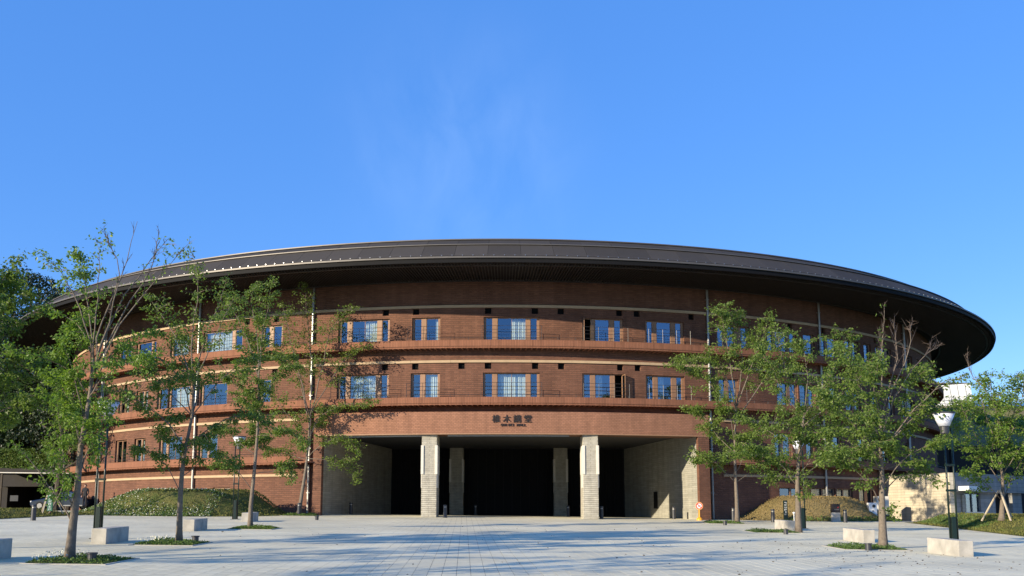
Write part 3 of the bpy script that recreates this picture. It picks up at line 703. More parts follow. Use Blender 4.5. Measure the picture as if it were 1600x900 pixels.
def tree(name, label, base, trunk_px, limbs, Y, leaf, lmat, r0, bmat=None, dens=1.0, spread=1.6, seed=1, group=None, blen=0.55, cat="tree", lmat2=None, extra_low=0):
    """trunk and limbs follow real 3D paths; each limb gets side shoots, twigs and leaves.
    limbs: (path in picture measure at the tree's own distance, depth offset of the tip, leafiness, shoot length factor)"""
    r = np.random.default_rng(seed)
    root = empty(name, base, label, cat, group)
    B = np.array(base, float); r0 = r0 * .86
    tp = [np.array(at(x, y, Y)) for x, y in trunk_px]; tp[0] = B + [0, 0, -0.1]
    wood = MB(); tpts = bez(tp, 12); k = len(tpts)
    top_r = r0 * 0.26
    rad = [r0 * (1.28 if i == 0 else 1.08 if i == 1 else 1) * (1 - (i / k) ** .75) + top_r * (i / k) ** .75 for i in range(k)]
    wood.tube([q - B for q in tpts], rad, 9)
    LC = []; LD = []; twig = MB()
    def shoot(p, d, L, leafy, rr, lvl=0):
        d = d / np.linalg.norm(d)
        bend = np.array([r.normal() * .25, r.normal() * .25, r.normal() * .12 + (0.18 if leafy <= 0.05 else -0.12)])
        pts_ = [p, p + d * L * .5 + bend * L * .25, p + d * L + bend * L * .8]
        pl = bez(pts_, 4); twig.tube([q - B for q in pl], [rr, rr * .8, rr * .6, rr * .35, rr * .25][:len(pl)], 3, cap=False)
        if leafy > 0:
            cnt = int(L / (leaf * 0.105) * min(leafy, 1.5) * dens) + 1
            for _ in range(cnt):
                t = 0.15 + 0.9 * r.random(); q = pl[0] + (pl[-1] - pl[0]) * t
                LC.append(q + r.normal(size=3) * leaf * np.array([.85, .85, .55]))
                LD.append(np.array([r.normal() * .7 + d[0] * .5, r.normal() * .7 + d[1] * .5, -0.55 + r.normal() * .35]))
        if lvl < 1:
            for _ in range(3 if leafy > 0 else 2):
                t = 0.3 + 0.6 * r.random(); q = pl[0] + (pl[-1] - pl[0]) * t
                dd = d + r.normal(size=3) * [.8, .8, .35]
                shoot(q, dd, L * r.uniform(.35, .6), leafy, rr * .6, lvl + 1)
    for li, lm in enumerate(limbs):
        path, dy, leafy, sl = lm
        ws = []
        m = len(path)
        # where on the trunk does it start
        s3 = np.array(at(path[0][0], path[0][1], Y)); j = int(np.argmin([np.linalg.norm(q - s3) for q in tpts])); s3 = tpts[j]
        for a_, (x, y) in enumerate(path):
            f_ = a_ / (m - 1); q = np.array(at(x, y, Y)); q[1] += dy * f_ ** .8
            s_ = q[1] / Y; q[0] *= s_; q[2] = CZ + (q[2] - CZ) * s_
            ws.append(q)
        ws[0] = s3
        n = 10; pl = bez(ws, n); K = len(pl)
        L = sum(np.linalg.norm(pl[i+1] - pl[i]) for i in range(K - 1))
        rl = min(r0 * 0.28, 0.0052 * L + 0.007)
        wob = [r.normal(size=3) * 0.02 * L * (0 if i in (0,) else .25) for i in range(K)]
        pl = [q + wv for q, wv in zip(pl, wob)]
        wood.tube([q - B for q in pl], [rl * (1 - .82 * i / (K - 1)) for i in range(K)], 6)
        ns = max(4, int(L / (0.20 if leafy > .05 else .30)))
        for q in range(ns):
            t = 0.22 + 0.80 * (q + r.random()) / ns
            if leafy <= 0.05: t = 0.45 + 0.55 * r.random()
            t = min(t, 0.995); i = min(int(t * (K - 1)), K - 2); ff = t * (K - 1) - i
            p = pl[i] * (1 - ff) + pl[i+1] * ff; tg = pl[i+1] - pl[i]; tg = tg / (np.linalg.norm(tg) + 1e-9)
            az = r.uniform(0, 2 * math.pi)
            d = tg * (0.55 if leafy > .05 else 1.3) + np.array([math.cos(az), math.sin(az), r.normal() * .25 + 0.08]) * (0.9 if leafy > .05 else .45)
            if leafy <= 0.05: d[2] = abs(d[2]) + .3
            shoot(p, d, blen * sl * r.uniform(.55, 1.25) * (1 - .35 * t), leafy * r.uniform(.4, 1.3) if leafy > .05 else leafy, 0.006 + 0.0012 * L)
        if leafy > 0.05: shoot(pl[-1], pl[-1] - pl[-2] + np.array([0, 0, 1e-4]), blen * sl * .5, leafy, .008)
    wood.build("trunk", bmat or M_bark, root, smooth=True)
    tag(twig.build("twigs", M_twig, root), kind="stuff")
    LC = np.array(LC); LD = np.array(LD)
    if lmat2 is not None:
        ch = r.random(len(LC)) < 0.5
    V, Q = leaf_quads(LC - B, LD, leaf, 0.55, .3, r)
    o = link("crown", fast_mesh("crown", V, Q), lmat, root)
    return root, len(LC)
def patch_cover(name, label, cx, cy, wx, wy, group, mat, h=0.10, n=1500, leaf=0.06, flowers=0, cat="ground cover", soilz=0.012, zf=gz, seed=3):
    r = np.random.default_rng(seed)
    m = MB(); nx = 8; vs = []
    for j in range(nx + 1):
        for i in range(nx + 1):
            x = cx + wx * (i / nx - .5); y = cy + wy * (j / nx - .5); e = min(i, j, nx - i, nx - j) / 2
            vs.append((x - cx, y - cy, zf(x, y) + soilz + min(1, e) * h * .45))
    z0 = zf(cx, cy); vs = [(a, b, c - z0) for a, b, c in vs]
    m.add(vs, [(j*(nx+1)+i, j*(nx+1)+i+1, (j+1)*(nx+1)+i+1, (j+1)*(nx+1)+i) for j in range(nx) for i in range(nx)])
    root = m.build(name, M_terr, None); root.location = (cx, cy, z0); tag(root, label, cat, group)
    ed = MB(); a_ = wx / 2; b_ = wy / 2
    for q0, q1, q2, q3 in ((-a_-.07, a_+.07, -b_-.07, -b_), (-a_-.07, a_+.07, b_, b_+.07), (-a_-.07, -a_, -b_, b_), (a_, a_+.07, -b_, b_)):
        ed.box(q0, q1, q2, q3, -.03, .018)
    ed.v = [(p[0], p[1], p[2] + zf(cx + p[0], cy + p[1]) - z0) for p in ed.v]
    ed.build("stone_edging", M_bench, root)
    x = r.uniform(-.5, .5, n) * wx; y = r.uniform(-.5, .5, n) * wy
    e = np.minimum(np.minimum(.5 + x / wx, .5 - x / wx) * wx, np.minimum(.5 + y / wy, .5 - y / wy) * wy)
    lump = 0.6 + .4 * np.sin(x * 3 + cx) * np.cos(y * 4 + cy)
    z = np.array([zf(cx + a, cy + b) for a, b in zip(x, y)]) - z0 + soilz + np.minimum(1, e / .25) * h * lump * r.uniform(.5, 1.1, n)
    Dv = r.normal(size=(n, 3)) * [1, 1, .5] + [0, 0, .5]
    V, Q = leaf_quads(np.stack([x, y, z], 1), Dv, leaf, .6, .3, r)
    tag(link("foliage", fast_mesh("foliage", V, Q), mat, root), kind='stuff')
    if flowers:
        x = r.uniform(-.5, -.1, flowers) * wx; y = r.uniform(-.5, .5, flowers) * wy
        z = np.array([zf(cx + a, cy + b) for a, b in zip(x, y)]) - z0 + h * r.uniform(1.0, 1.7, flowers)
        V, Q = leaf_quads(np.stack([x, y, z], 1), r.normal(size=(flowers, 3)), .035, 1, .1, r)
        tag(link("flowers", fast_mesh("flowers", V, Q), M_flower, root), kind='stuff')
    return root

# ================================================================== ROWS OF PLAZA TREES
def Bp(px, py): return tuple(gp(px, py))
T = []
T.append(tree("young_tree", "leaning young tree nearest the camera on the left, bare shoots reaching above the roof line", Bp(108, 877),
    [(108, 877), (114, 820), (121, 765), (126, 700), (140, 620), (146, 560)], [
    ([(117, 800), (104, 770), (101, 730), (96, 690), (92, 640)], -0.5, .8, 1.0),
    ([(113, 812), (92, 782), (70, 752), (48, 722), (28, 700)], .3, .30, .6),
    ([(121, 765), (132, 715), (146, 690), (165, 655), (205, 620), (228, 592)], .5, .30, .7),
    ([(126, 700), (118, 650), (100, 610), (88, 590)], .8, 1.0, 1.0),
    ([(126, 690), (150, 660), (150, 640)], -.7, 1.2, 1.0),
    ([(140, 620), (110, 580), (70, 560), (38, 552)], -.5, .6, .9),
    ([(146, 560), (130, 520), (112, 500), (88, 487)], .6, .35, .7),
    ([(146, 560), (125, 480), (95, 425), (70, 402)], -.6, .28, .7),
    ([(146, 560), (138, 480), (132, 430), (128, 405)], .3, .7, .8),
    ([(146, 560), (150, 490), (156, 420), (152, 378)], -.2, .16, .6),
    ([(143, 590), (165, 520), (195, 460), (232, 410), (258, 378)], .5, .07, .5),
    ([(143, 590), (160, 530), (190, 440), (216, 346)], -.4, .0, .5),
    ([(143, 590), (172, 540), (206, 480), (244, 440), (282, 392)], .2, .05, .6),
    ([(143, 590), (160, 500), (186, 430), (162, 362)], -.2, .04, .5),
    ([(143, 590), (185, 500), (236, 420), (248, 360)], .4, .0, .5),
    ([(138, 630), (160, 590), (195, 570), (232, 555)], -.6, .8, .9),
    ([(140, 615), (168, 560), (200, 530), (230, 520)], .8, .75, .9),
    ([(130, 680), (118, 660), (112, 640), (120, 600)], .2, 1.5, .9),
    ([(134, 650), (120, 610), (112, 575), (104, 550)], -.3, 1.4, 1.0),
    ([(146, 580), (140, 540), (128, 525), (122, 512)], .7, 1.3, .9),
    ([(127, 700), (128, 690), (140, 680), (146, 705)], -.4, 1.1, .7),
    ([(117, 790), (105, 775), (92, 765), (84, 770)], -.3, .4, .4)],
    gp(108, 877).y, 0.088, M_leafY, 0.135, seed=11, blen=.62, dens=.95, group="young trees on the left side of the plaza"))
T.append(tree("young_tree", "young tree with straight trunk and wide open crown, second from the left in its row", Bp(280, 850),
    [(280, 850), (281, 800), (284, 745), (290, 700), (300, 650), (303, 600)], [
    ([(283, 760), (262, 730), (238, 708), (222, 700)], -.6, .9, .8),
    ([(284, 745), (318, 720), (342, 712), (356, 716)], .6, .9, .8),
    ([(290, 700), (250, 650), (205, 620), (180, 608)], .4, .9, 1.),
    ([(290, 710), (340, 660), (380, 650), (405, 655)], -.4, .9, 1.),
    ([(300, 650), (262, 610), (240, 580), (215, 566)], -.6, .8, 1.),
    ([(298, 660), (340, 600), (372, 570), (398, 560)], .6, .8, 1.),
    ([(303, 600), (280, 540), (258, 500), (236, 470)], .6, .6, .9),
    ([(303, 600), (300, 520), (310, 450), (302, 400)], -.3, .4, .8),
    ([(303, 610), (330, 540), (348, 500), (364, 466)], -.6, .6, .8),
    ([(303, 600), (318, 530), (344, 470), (352, 440)], .5, .35, .6),
    ([(300, 640), (310, 600), (280, 560), (276, 520)], .9, .9, .9),
    ([(288, 720), (300, 690), (320, 680), (330, 700)], -.9, 1.0, .8),
    ([(288, 720), (270, 690), (258, 672), (262, 650)], .9, 1.0, .8),
    ([(301, 640), (285, 600), (250, 560), (200, 540)], 0, .6, .8),
    ([(302, 620), (290, 580), (270, 590), (250, 600)], -.9, .9, .8),
    ([(286, 740), (280, 720), (290, 700), (305, 690)], .2, 1.3, .7)],
    gp(280, 850).y, 0.095, M_leafB, 0.12, seed=12, blen=.8, dens=.7, group="young trees on the left side of the plaza"))
T.append(tree("young_tree", "narrow dense tree with ivy on its trunk, third from the left in its row", Bp(391, 826),
    [(391, 826), (392, 790), (397, 740), (402, 680), (404, 620), (404, 560)], [
    ([(395, 765), (370, 735), (352, 715), (350, 722)], -.6, .9, .9),
    ([(396, 750), (430, 735), (448, 722), (456, 740)], .6, .9, .9),
    ([(400, 700), (372, 690), (356, 672), (346, 668)], .5, 1, 1.),
    ([(402, 690), (430, 680), (452, 672), (470, 690)], -.6, 1, 1.),
    ([(404, 640), (380, 620), (366, 600), (358, 590)], -.6, .9, 1.),
    ([(404, 640), (424, 600), (440, 575), (450, 560)], .7, .9, 1.),
    ([(404, 580), (390, 540), (372, 500), (360, 470)], .5, .6, 1.),
    ([(404, 580), (410, 520), (420, 480), (425, 445)], -.4, .6, .9),
    ([(404, 560), (400, 510), (392, 470), (398, 448)], .4, .7, .9),
    ([(404, 600), (400, 570), (410, 550), (400, 530)], 1, 1.2, 1.),
    ([(402, 660), (400, 640), (390, 620), (400, 600)], -1, 1.3, 1.),
    ([(400, 720), (405, 700), (415, 690), (400, 670)], 1, 1.3, 1.),
    ([(402, 690), (408, 660), (398, 640), (408, 620)], 0.1, 1.3, 1.)],
    gp(391, 826).y, 0.11, M_leafB, 0.13, seed=13, blen=.8, dens=.9, group="young trees on the left side of the plaza"))
T.append(tree("young_tree", "young tree with pale bare trunk in front of the brick pier left of the portico", (-13.15, 61.2, gz(-13.15, 61.2) - .05),
    [(470, 810), (472, 770), (478, 730), (482, 690), (484, 650)], [
    ([(480, 710), (510, 690), (540, 685), (556, 700)], -1, .8, 1.),
    ([(479, 722), (520, 720), (545, 715), (552, 745)], .6, .7, 1.),
    ([(482, 690), (500, 650), (540, 632), (580, 628)], -.6, .6, 1.),
    ([(479, 720), (455, 712), (432, 700), (420, 705)], .8, 1., 1.),
    ([(482, 680), (450, 650), (430, 620), (415, 600)], -.9, .8, 1.),
    ([(484, 650), (520, 590), (545, 555), (566, 545)], .8, .6, 1.),
    ([(484, 650), (505, 570), (520, 510), (545, 480)], -.6, .5, 1.),
    ([(484, 650), (486, 560), (480, 500), (478, 450)], .6, .45, 1.),
    ([(484, 650), (466, 580), (452, 520), (440, 480)], -.6, .6, 1.),
    ([(484, 660), (470, 600), (450, 560), (430, 540)], 1, .7, 1.),
    ([(481, 700), (490, 670), (500, 660), (505, 640)], .9, 1., 1.),
    ([(480, 715), (470, 690), (462, 670), (468, 650)], -.9, 1., 1.)],
    61.2, 0.14, M_leafA, 0.17, seed=14, blen=.9, dens=.5, group="young trees on the left side of the plaza"))
T.append(tree("young_tree", "young tree with open crown just right of the portico and its downpipe", Bp(1152, 818),
    [(1152, 818), (1151, 780), (1149, 740), (1148, 690), (1150, 640)], [
    ([(1149, 750), (1125, 730), (1105, 712), (1092, 716)], -1, 1, 1.),
    ([(1149, 755), (1175, 735), (1195, 720), (1210, 715)], 1, 1, 1.),
    ([(1148, 700), (1120, 680), (1100, 650), (1082, 640)], .8, .9, 1.),
    ([(1148, 700), (1180, 680), (1205, 665), (1215, 640)], -.8, .7, 1.),
    ([(1150, 650), (1110, 600), (1080, 580), (1056, 570)], -.6, .7, 1.),
    ([(1150, 640), (1130, 580), (1100, 560), (1070, 560)], .8, .7, 1.),
    ([(1150, 640), (1140, 560), (1130, 510), (1124, 485)], -.4, .6, 1.),
    ([(1150, 640), (1160, 560), (1150, 510), (1142, 490)], .8, .5, 1.),
    ([(1150, 640), (1175, 570), (1190, 530), (1200, 500)], -.8, .6, 1.),
    ([(1150, 650), (1190, 600), (1220, 570), (1245, 548)], .5, .6, 1.),
    ([(1149, 690), (1140, 650), (1130, 640), (1120, 620)], -1, .9, 1.),
    ([(1149, 740), (1160, 715), (1150, 690), (1165, 680)], 0, 1.3, 1.)],
    gp(1152, 818).y, 0.14, M_leafA, 0.17, seed=21, blen=1.1, dens=.75, group="young trees on the right side of the plaza"))
T.append(tree("young_tree", "young tree with leafy shoots up its trunk, middle of the three on the right", Bp(1248, 832),
    [(1248, 832), (1247, 790), (1246, 745), (1250, 700), (1256, 650)], [
    ([(1246, 755), (1215, 720), (1180, 702), (1160, 706)], -.6, 1.1, 1.),
    ([(1247, 750), (1290, 722), (1320, 712), (1345, 706)], .5, 1., 1.),
    ([(1249, 710), (1210, 680), (1180, 660), (1165, 650)], .8, .6, 1.),
    ([(1250, 700), (1300, 670), (1335, 655), (1350, 650)], -.8, 1., 1.),
    ([(1256, 650), (1220, 610), (1210, 580), (1190, 550)], -.6, .8, 1.),
    ([(1256, 650), (1230, 590), (1220, 545), (1215, 520)], .6, .6, 1.),
    ([(1256, 650), (1262, 590), (1255, 545), (1250, 535)], -.5, .7, 1.),
    ([(1256, 650), (1290, 600), (1310, 560), (1322, 525)], .7, .7, 1.),
    ([(1256, 660), (1310, 620), (1345, 590), (1365, 560)], -.6, .9, 1.),
    ([(1252, 700), (1270, 660), (1300, 640), (1320, 620)], 1., 1., 1.),
    ([(1250, 720), (1240, 690), (1230, 670), (1245, 640)], -1., 1.2, 1.),
    ([(1248, 740), (1265, 720), (1280, 700), (1275, 690)], -.3, 1.3, 1.),
    ([(1248, 745), (1230, 728), (1222, 738), (1215, 745)], .3, 1.2, .9),
    ([(1248, 800), (1256, 780), (1260, 760), (1256, 740)], -.2, .8, .4)],
    gp(1248, 832).y, 0.125, M_leafB, 0.19, seed=22, blen=1.0, dens=.75, group="young trees on the right side of the plaza"))
T.append(tree("young_tree", "forked young tree nearest the camera on the right, dense crown topped by bare red twigs", Bp(1380, 857),
    [(1380, 857), (1379, 815), (1378, 775), (1378, 735), (1375, 690)], [
    ([(1378, 790), (1360, 760), (1340, 738), (1320, 722)], -.4, 1., .9),
    ([(1379, 780), (1398, 750), (1425, 742), (1472, 752)], .5, .25, .5),
    ([(1378, 760), (1410, 720), (1440, 700), (1462, 690)], -.8, 1., 1.),
    ([(1376, 740), (1340, 700), (1305, 680), (1285, 676)], .7, 1.2, 1.),
    ([(1376, 720), (1330, 660), (1300, 630), (1285, 600)], -.7, 1., 1.),
    ([(1375, 700), (1420, 660), (1450, 640), (1480, 668)], .7, 1.2, 1.),
    ([(1375, 700), (1430, 640), (1470, 600), (1500, 590)], -.3, .35, .7),
    ([(1375, 690), (1350, 620), (1335, 580), (1320, 550)], .6, 1., 1.),
    ([(1375, 690), (1400, 620), (1430, 590), (1440, 575)], .8, 1., 1.),
    ([(1375, 690), (1372, 640), (1365, 600), (1372, 570)], -.8, 1.2, 1.),
    ([(1375, 690), (1385, 620), (1402, 560), (1395, 500)], .2, .0, .8),
    ([(1375, 690), (1395, 610), (1420, 550), (1425, 505)], -.3, .0, .8),
    ([(1375, 690), (1398, 620), (1440, 560), (1465, 545)], .3, .0, .8),
    ([(1375, 690), (1378, 600), (1378, 540), (1383, 480)], -.2, .02, .7),
    ([(1377, 740), (1385, 700), (1400, 680), (1410, 650)], 1., 1.2, 1.),
    ([(1377, 740), (1360, 710), (1350, 690), (1355, 660)], -1., 1.2, 1.),
    ([(1377, 750), (1372, 725), (1385, 710), (1375, 690)], 0, 1.4, 1.),
    ([(1376, 730), (1330, 720), (1310, 705), (1290, 712)], -.9, 1.2, 1.),
    ([(1376, 730), (1420, 720), (1440, 725), (1450, 730)], .9, .9, .8),
    ([(1379, 815), (1386, 800), (1392, 790), (1396, 800)], -.2, .7, .35)],
    gp(1380, 857).y, 0.11, M_leafB, 0.19, seed=23, blen=.8, dens=.62, group="young trees on the right side of the plaza"))
R4Y = 50.0
b4 = at(1565, 811, R4Y)
T.append(tree("staked_tree", "bushy staked tree on the grass verge before the grey stone annexe", tuple(b4),
    [(1565, 811), (1566, 790), (1567, 760), (1564, 720)], [
    ([(1566, 785), (1545, 760), (1525, 740), (1510, 735)], -.6, 1., .9),
    ([(1566, 780), (1580, 750), (1596, 720), (1612, 700)], .6, 1., 1.),
    ([(1566, 760), (1540, 720), (1515, 700), (1495, 690)], .8, 1., 1.),
    ([(1564, 740), (1530, 690), (1510, 650), (1498, 630)], -.6, .9, 1.),
    ([(1564, 720), (1545, 660), (1535, 630), (1530, 600)], .7, .9, 1.),
    ([(1564, 720), (1560, 660), (1550, 620), (1548, 590)], -.6, .8, .9),
    ([(1564, 720), (1580, 660), (1590, 620), (1592, 592)], .5, .8, .9),
    ([(1564, 720), (1560, 640), (1522, 590), (1510, 560)], .2, .0, .7),
    ([(1564, 740), (1595, 700), (1620, 670), (1640, 660)], -.8, 1., 1.),
    ([(1565, 750), (1560, 720), (1550, 700), (1556, 680)], -1., 1.2, 1.),
    ([(1565, 750), (1575, 720), (1570, 690), (1565, 670)], 1., 1.3, 1.),
    ([(1564, 720), (1590, 650), (1600, 600), (1606, 585)], -.2, .6, .8)],
    R4Y, 0.14, M_leafY, 0.20, seed=24, blen=1., dens=.55))
# the tree whose branches enter the picture on the left edge, and the next ones of its rows towards the camera
def free_tree(name, label, bx, by, H, spreadr, seed, group, mat=M_leafB, n=22, leaf=.095, dens=.8, r0=.14, fork=.25, blen=.6):
    B = Vector((bx, by, gz(bx, by))); r = np.random.default_rng(seed)
    k = F / by
    def pxy(x, z): # picture measure of a point in the tree's own plane
        lo = Vector((x, by, z)) - Vector((0, 0, CZ))
        x_, y_, z_ = lo
        x1, y1 = math.cos(YAW) * x_ - math.sin(YAW) * y_, math.sin(YAW) * x_ + math.cos(YAW) * y_
        y2, z2 = math.cos(PITCH) * y1 + math.sin(PITCH) * z_, -math.sin(PITCH) * y1 + math.cos(PITCH) * z_
        return (PX + F * x1 / y2, PY - F * z2 / y2)
    z0 = B.z
    trunk = [pxy(bx + .05 * math.sin(q) , z0 + H * q * .65) for q in (0, .3, .6, 1.0)]
    limbs = []
    for q in range(n):
        h0 = fork + (.62 - fork) * q / n; az = q * 2.4 + r.random(); top = h0 + .12 + .33 * r.random()
        rad = spreadr * (1.0 - .45 * (q / n)) * r.uniform(.7, 1.1)
        p = [(bx, z0 + H * h0)]
        for f_ in (.35, .7, 1):
            p.append((bx + math.cos(az) * rad * f_, z0 + H * (h0 + (top - h0) * f_ ** .8)))
        limbs.append(([pxy(*c) for c in p], math.sin(az) * rad, r.uniform(.6, 1.15), 1.0))
    return tree(name, label, tuple(B), trunk, limbs, by, leaf, mat, r0, seed=seed, blen=blen, dens=dens, group=group)
T.append(free_tree("plaza_tree", "broad tree just beyond the left edge, its leafy branches entering the picture", -15.3, 25.2, 8.3, 3.3, 31, None, n=40, dens=.95, leaf=.10))
hi = []
T.append(free_tree("plaza_tree", "near tree left of the picture casting streaky shade on the paving", -10.6, 14.0, 7.6, 2.1, 32, "trees left of the picture", n=12, dens=.32))
T.append(free_tree("plaza_tree", "near tree left of the picture casting streaky shade on the paving", -11.5, 6.0, 7.8, 2.3, 33, "trees left of the picture", n=12, dens=.32))
T.append(free_tree("plaza_tree", "near tree left of the picture casting streaky shade on the paving", -19.5, 15.0, 8.6, 2.4, 34, "trees left of the picture", n=12, dens=.32))
T.append(free_tree("plaza_tree", "near tree left of the picture casting streaky shade on the paving", -19.5, 4.0, 8.6, 2.4, 35, "trees left of the picture", n=12, dens=.32))
for q, (a, b) in enumerate(T): print("tree", q, "leaves", b)
# slim staked tree on the left verge
bx = (-25.9, 54.6)
T5 = tree("staked_tree", "slim staked tree on the left grass verge beside the green sign post", (bx[0], bx[1], gz(*bx) + .15),
    [(99, 797), (98, 760), (99, 720), (97, 690)], [
    ([(98, 750), (90, 720), (80, 700), (74, 690)], .6, .7, .8), ([(98, 730), (106, 705), (112, 690), (114, 675)], -.5, .7, .8),
    ([(98, 700), (94, 660), (88, 630), (86, 610)], .3, .7, .8), ([(98, 700), (104, 660), (110, 640), (112, 610)], -.6, .7, .8), ([(97, 690), (98, 660), (100, 640), (98, 615)], .6, .8, .8)],
    bx[1], 0.14, M_leafB, 0.07, seed=41, blen=.8, dens=.7)[0]
def stakes(root, hgt, sp, n=3, r=.035):
    for k in range(n):
        a = 2 * math.pi * k / n + .5; m = MB()
        m.tube([(math.cos(a) * sp, math.sin(a) * sp, -.1), (0.05 * math.cos(a), 0.05 * math.sin(a), hgt)], r, 6)
        m.build("stake", M_stake, root)
stakes(T5, 1.5, .75); stakes(T[7][0], 1.5, .95, 3, .05)

# ---- planted squares round the trunks
lab = ["square bed of low white flowering plants under the nearest left tree", "square bed of low plants under the second left tree",
       "dark green square bed under the ivy clad third left tree", "small square bed under the pale trunked tree by the brick pier",
       "small square bed under the tree right of the portico", "square bed of low plants under the middle right tree", "square grass bed under the forked tree nearest on the right"]
beds = [((30, 884), (135, 884), (180, 877)), ((218, 851), (303, 853), (335, 845.5)), ((343, 829), (414, 831), (438, 825)), ((435, 812.5), (495, 814.5), (512, 811)),
        ((1117, 820), (1165, 823.5), (1197, 823)), ((1208, 836), (1268, 842), (1302, 841.5)), ((1328, 857), (1395, 866), (1442, 866))]
for k, (a, b, c) in enumerate(beds):
    bse = T[k][0].location
    wdt = 1.75 if k < 3 else 2.0
    far = k in (3, 4)
    ox = (gp(*a).x + gp(*c).x) / 2 if k != 3 else -13.0
    patch_cover("planted_bed", lab[k], ox, bse.y + .05, wdt, wdt * 1.05, "planted squares round the plaza trees", M_cover if k != 2 else M_leafB,
                h=.13, n=2200, leaf=.055 if not far else .08, flowers=120 if k in (0, 1) else 0, seed=50 + k)
# ---- fallen leaves
r = np.random.default_rng(5); n = 420
fx = np.concatenate([r.uniform(-12, 13, 220), r.normal(11, 2.5, 200)]); fy = np.concatenate([r.uniform(19, 50, 220), r.normal(27, 4, 200)])
fz_ = np.array([gz(a, b) for a, b in zip(fx, fy)]) + .006
V, Q = leaf_quads(np.stack([fx, fy, fz_], 1), r.normal(size=(n, 3)) * [1, 1, .12], .065, .6, .2, r)
tag(link("fallen_leaves", fast_mesh("fallen_leaves", V, Q), M_darkbark), "scattered dry leaves lying on the paving", "fallen leaves", kind='stuff')

# ================================================================== STREET FURNITURE
def bench(px, py, label, corner='fl', L=1.9, rz=0.04):
    p = gp(px, py); o = MB(); o.box(-.22, .22, -L/2, L/2, -.04, .46)
    q = o.build("stone_bench", M_bench, None, bevel=.012)
    cx = p.x + (.22 if corner == 'fl' else -.22); cy = p.y + (L / 2 if corner != 'br' else -L / 2)
    q.location = (cx, cy, gz(cx, cy)); q.rotation_euler = (-0.022 * -1, 0.0125, rz)
    return tag(q, label, "bench", "concrete bench blocks on the plaza")
bench(140, 850, "concrete bench block at the foot of the left twin pole lamp")
bench(284, 830, "concrete bench block behind the second left tree trunk")
bench(376, 815.5, "far concrete bench block beside the ivy clad trunk")
bench(20, 871.5, "concrete bench block cut by the left edge of the picture", 'br')
bench(1243, 829, "concrete bench block left of the middle right tree trunk", 'fr')
bench(1366, 848, "concrete bench block just left of the forked tree trunk", 'fr')
bench(1520, 870, "concrete bench block at the foot of the right twin pole lamp", 'fr')
def lamp(px, py, label, H=4.45, sx=0.10):
    p = gp(px, py); root = empty("twin_pole_lamp", (p.x, p.y, p.z), label, "street lamp", "twin pole lamps on the plaza")
    for s in (-1, 1):
        m = MB(); m.tube([(s * .125, 0, 0), (s * .125, 0, H - .42)], .032, 10); m.build("pole", M_green, root, smooth=True)
    m = MB(); m.box(-.075, .075, -.075, .075, 0, 1.05); m.build("control_box", M_green, root, bevel=.01)
    for z in (1.9, 2.75):
        m = MB(); m.box(-.165, .165, -.045, .045, z, z + .07); m.build("bracket", M_green, root)
    m = MB(); m.box(-.22, .22, -.13, .13, 0, .025); m.build("base_plate", M_iron, root)
    m = MB(); m.lathe([(.10, H - .62), (.14, H - .60), (.145, H - .38), (.16, H - .36)], 20, (sx, 0, 0)); col = m.build("collar", M_iron, root, smooth=False)
    m = MB(); m.lathe([(.17, H - .36), (.36, H + .06)], 28, (sx, 0, 0)); m.build("shade", M_shade, root, smooth=True)
    m = MB(); m.lathe([(.375, H + .055), (.385, H + .075), (.375, H + .10), (.1, H + .13)], 28, (sx, 0, 0)); m.build("cap", M_iron, root)
lamp(152, 842, "tall twin pole lamp standing by the bench at left", sx=.11)
lamp(367, 811.5, "far twin pole lamp rising in front of the dark side of the flower mound", sx=.08)
lamp(1492, 858, "tall twin pole lamp standing by the bench at right", sx=-.10)
lamp(1255, 826, "far twin pole lamp mostly hidden by the middle right tree", sx=-.10)
def bollard(pos, label, h=.82, r=.12, group="dark bollards along the hall front"):
    root = empty("bollard", pos, label, "bollard", group)
    m = MB(); m.lathe([(r, -.02), (r, h * .78)], 16); m.build("post", M_iron, root, smooth=False)
    m = MB(); m.lathe([(r * .8, h * .78), (r * .8, h * .86)], 16); m.build("light_band", M_pipe, root)
    m = MB(); m.lathe([(r * 1.02, h * .86), (r * 1.02, h * .97), (r * .7, h)], 16); m.build("cap", M_iron, root)
def onfloor(px, py, y=None):
    p = gp(px, py) if y is None else at(px, py, y); return (p.x, p.y, gz(p.x, min(p.y, 66)) )
for px, y, lb in ((695.5, 60.6, "bollard against the foot of the left front column"), (743, 75.5, "bollard inside the portico by the left rear column"),
                  (888, 70.5, "bollard between the right rear column and right front column"), (940, 62.6, "bollard just right of the right front column"),
                  (1053, 64.2, "bollard in front of the sunlit stone portico wall"), (548, 66.5, "bollard in front of the shaded left portico wall")):
    bollard(onfloor(px, 808, y), lb)
for px, py, lb in ((1146, 813, "dark bollard left of the tree trunk by the downpipe"), (1208, 816, "dark bollard at the foot of the dry grass mound"), (1321, 816.5, "dark bollard right of the small dark sign"),
                   (309.5, 803, "bollard at the foot of the white flowered mound"), (467, 806, "slim bollard behind the pale tree trunk")):
    q = gp(px, py); bollard((q.x, q.y, gz(q.x, q.y)), lb)
q = at(52, 811, 47); bollard((q.x, q.y, gz(q.x, q.y)), "pale topped bollard on the left grass verge", .78, .12)
def uplight(px, py, label):
    q = gp(px, py); root = empty("ground_light", (q.x, q.y, q.z), label, "ground light", "low ground lights in the planted squares")
    m = MB(); m.lathe([(.10, 0), (.10, .19)], 16); m.build("housing", M_iron, root)
    m = MB(); m.lathe([(.125, .19), (.125, .225)], 16); m.build("lid", M_iron, root)
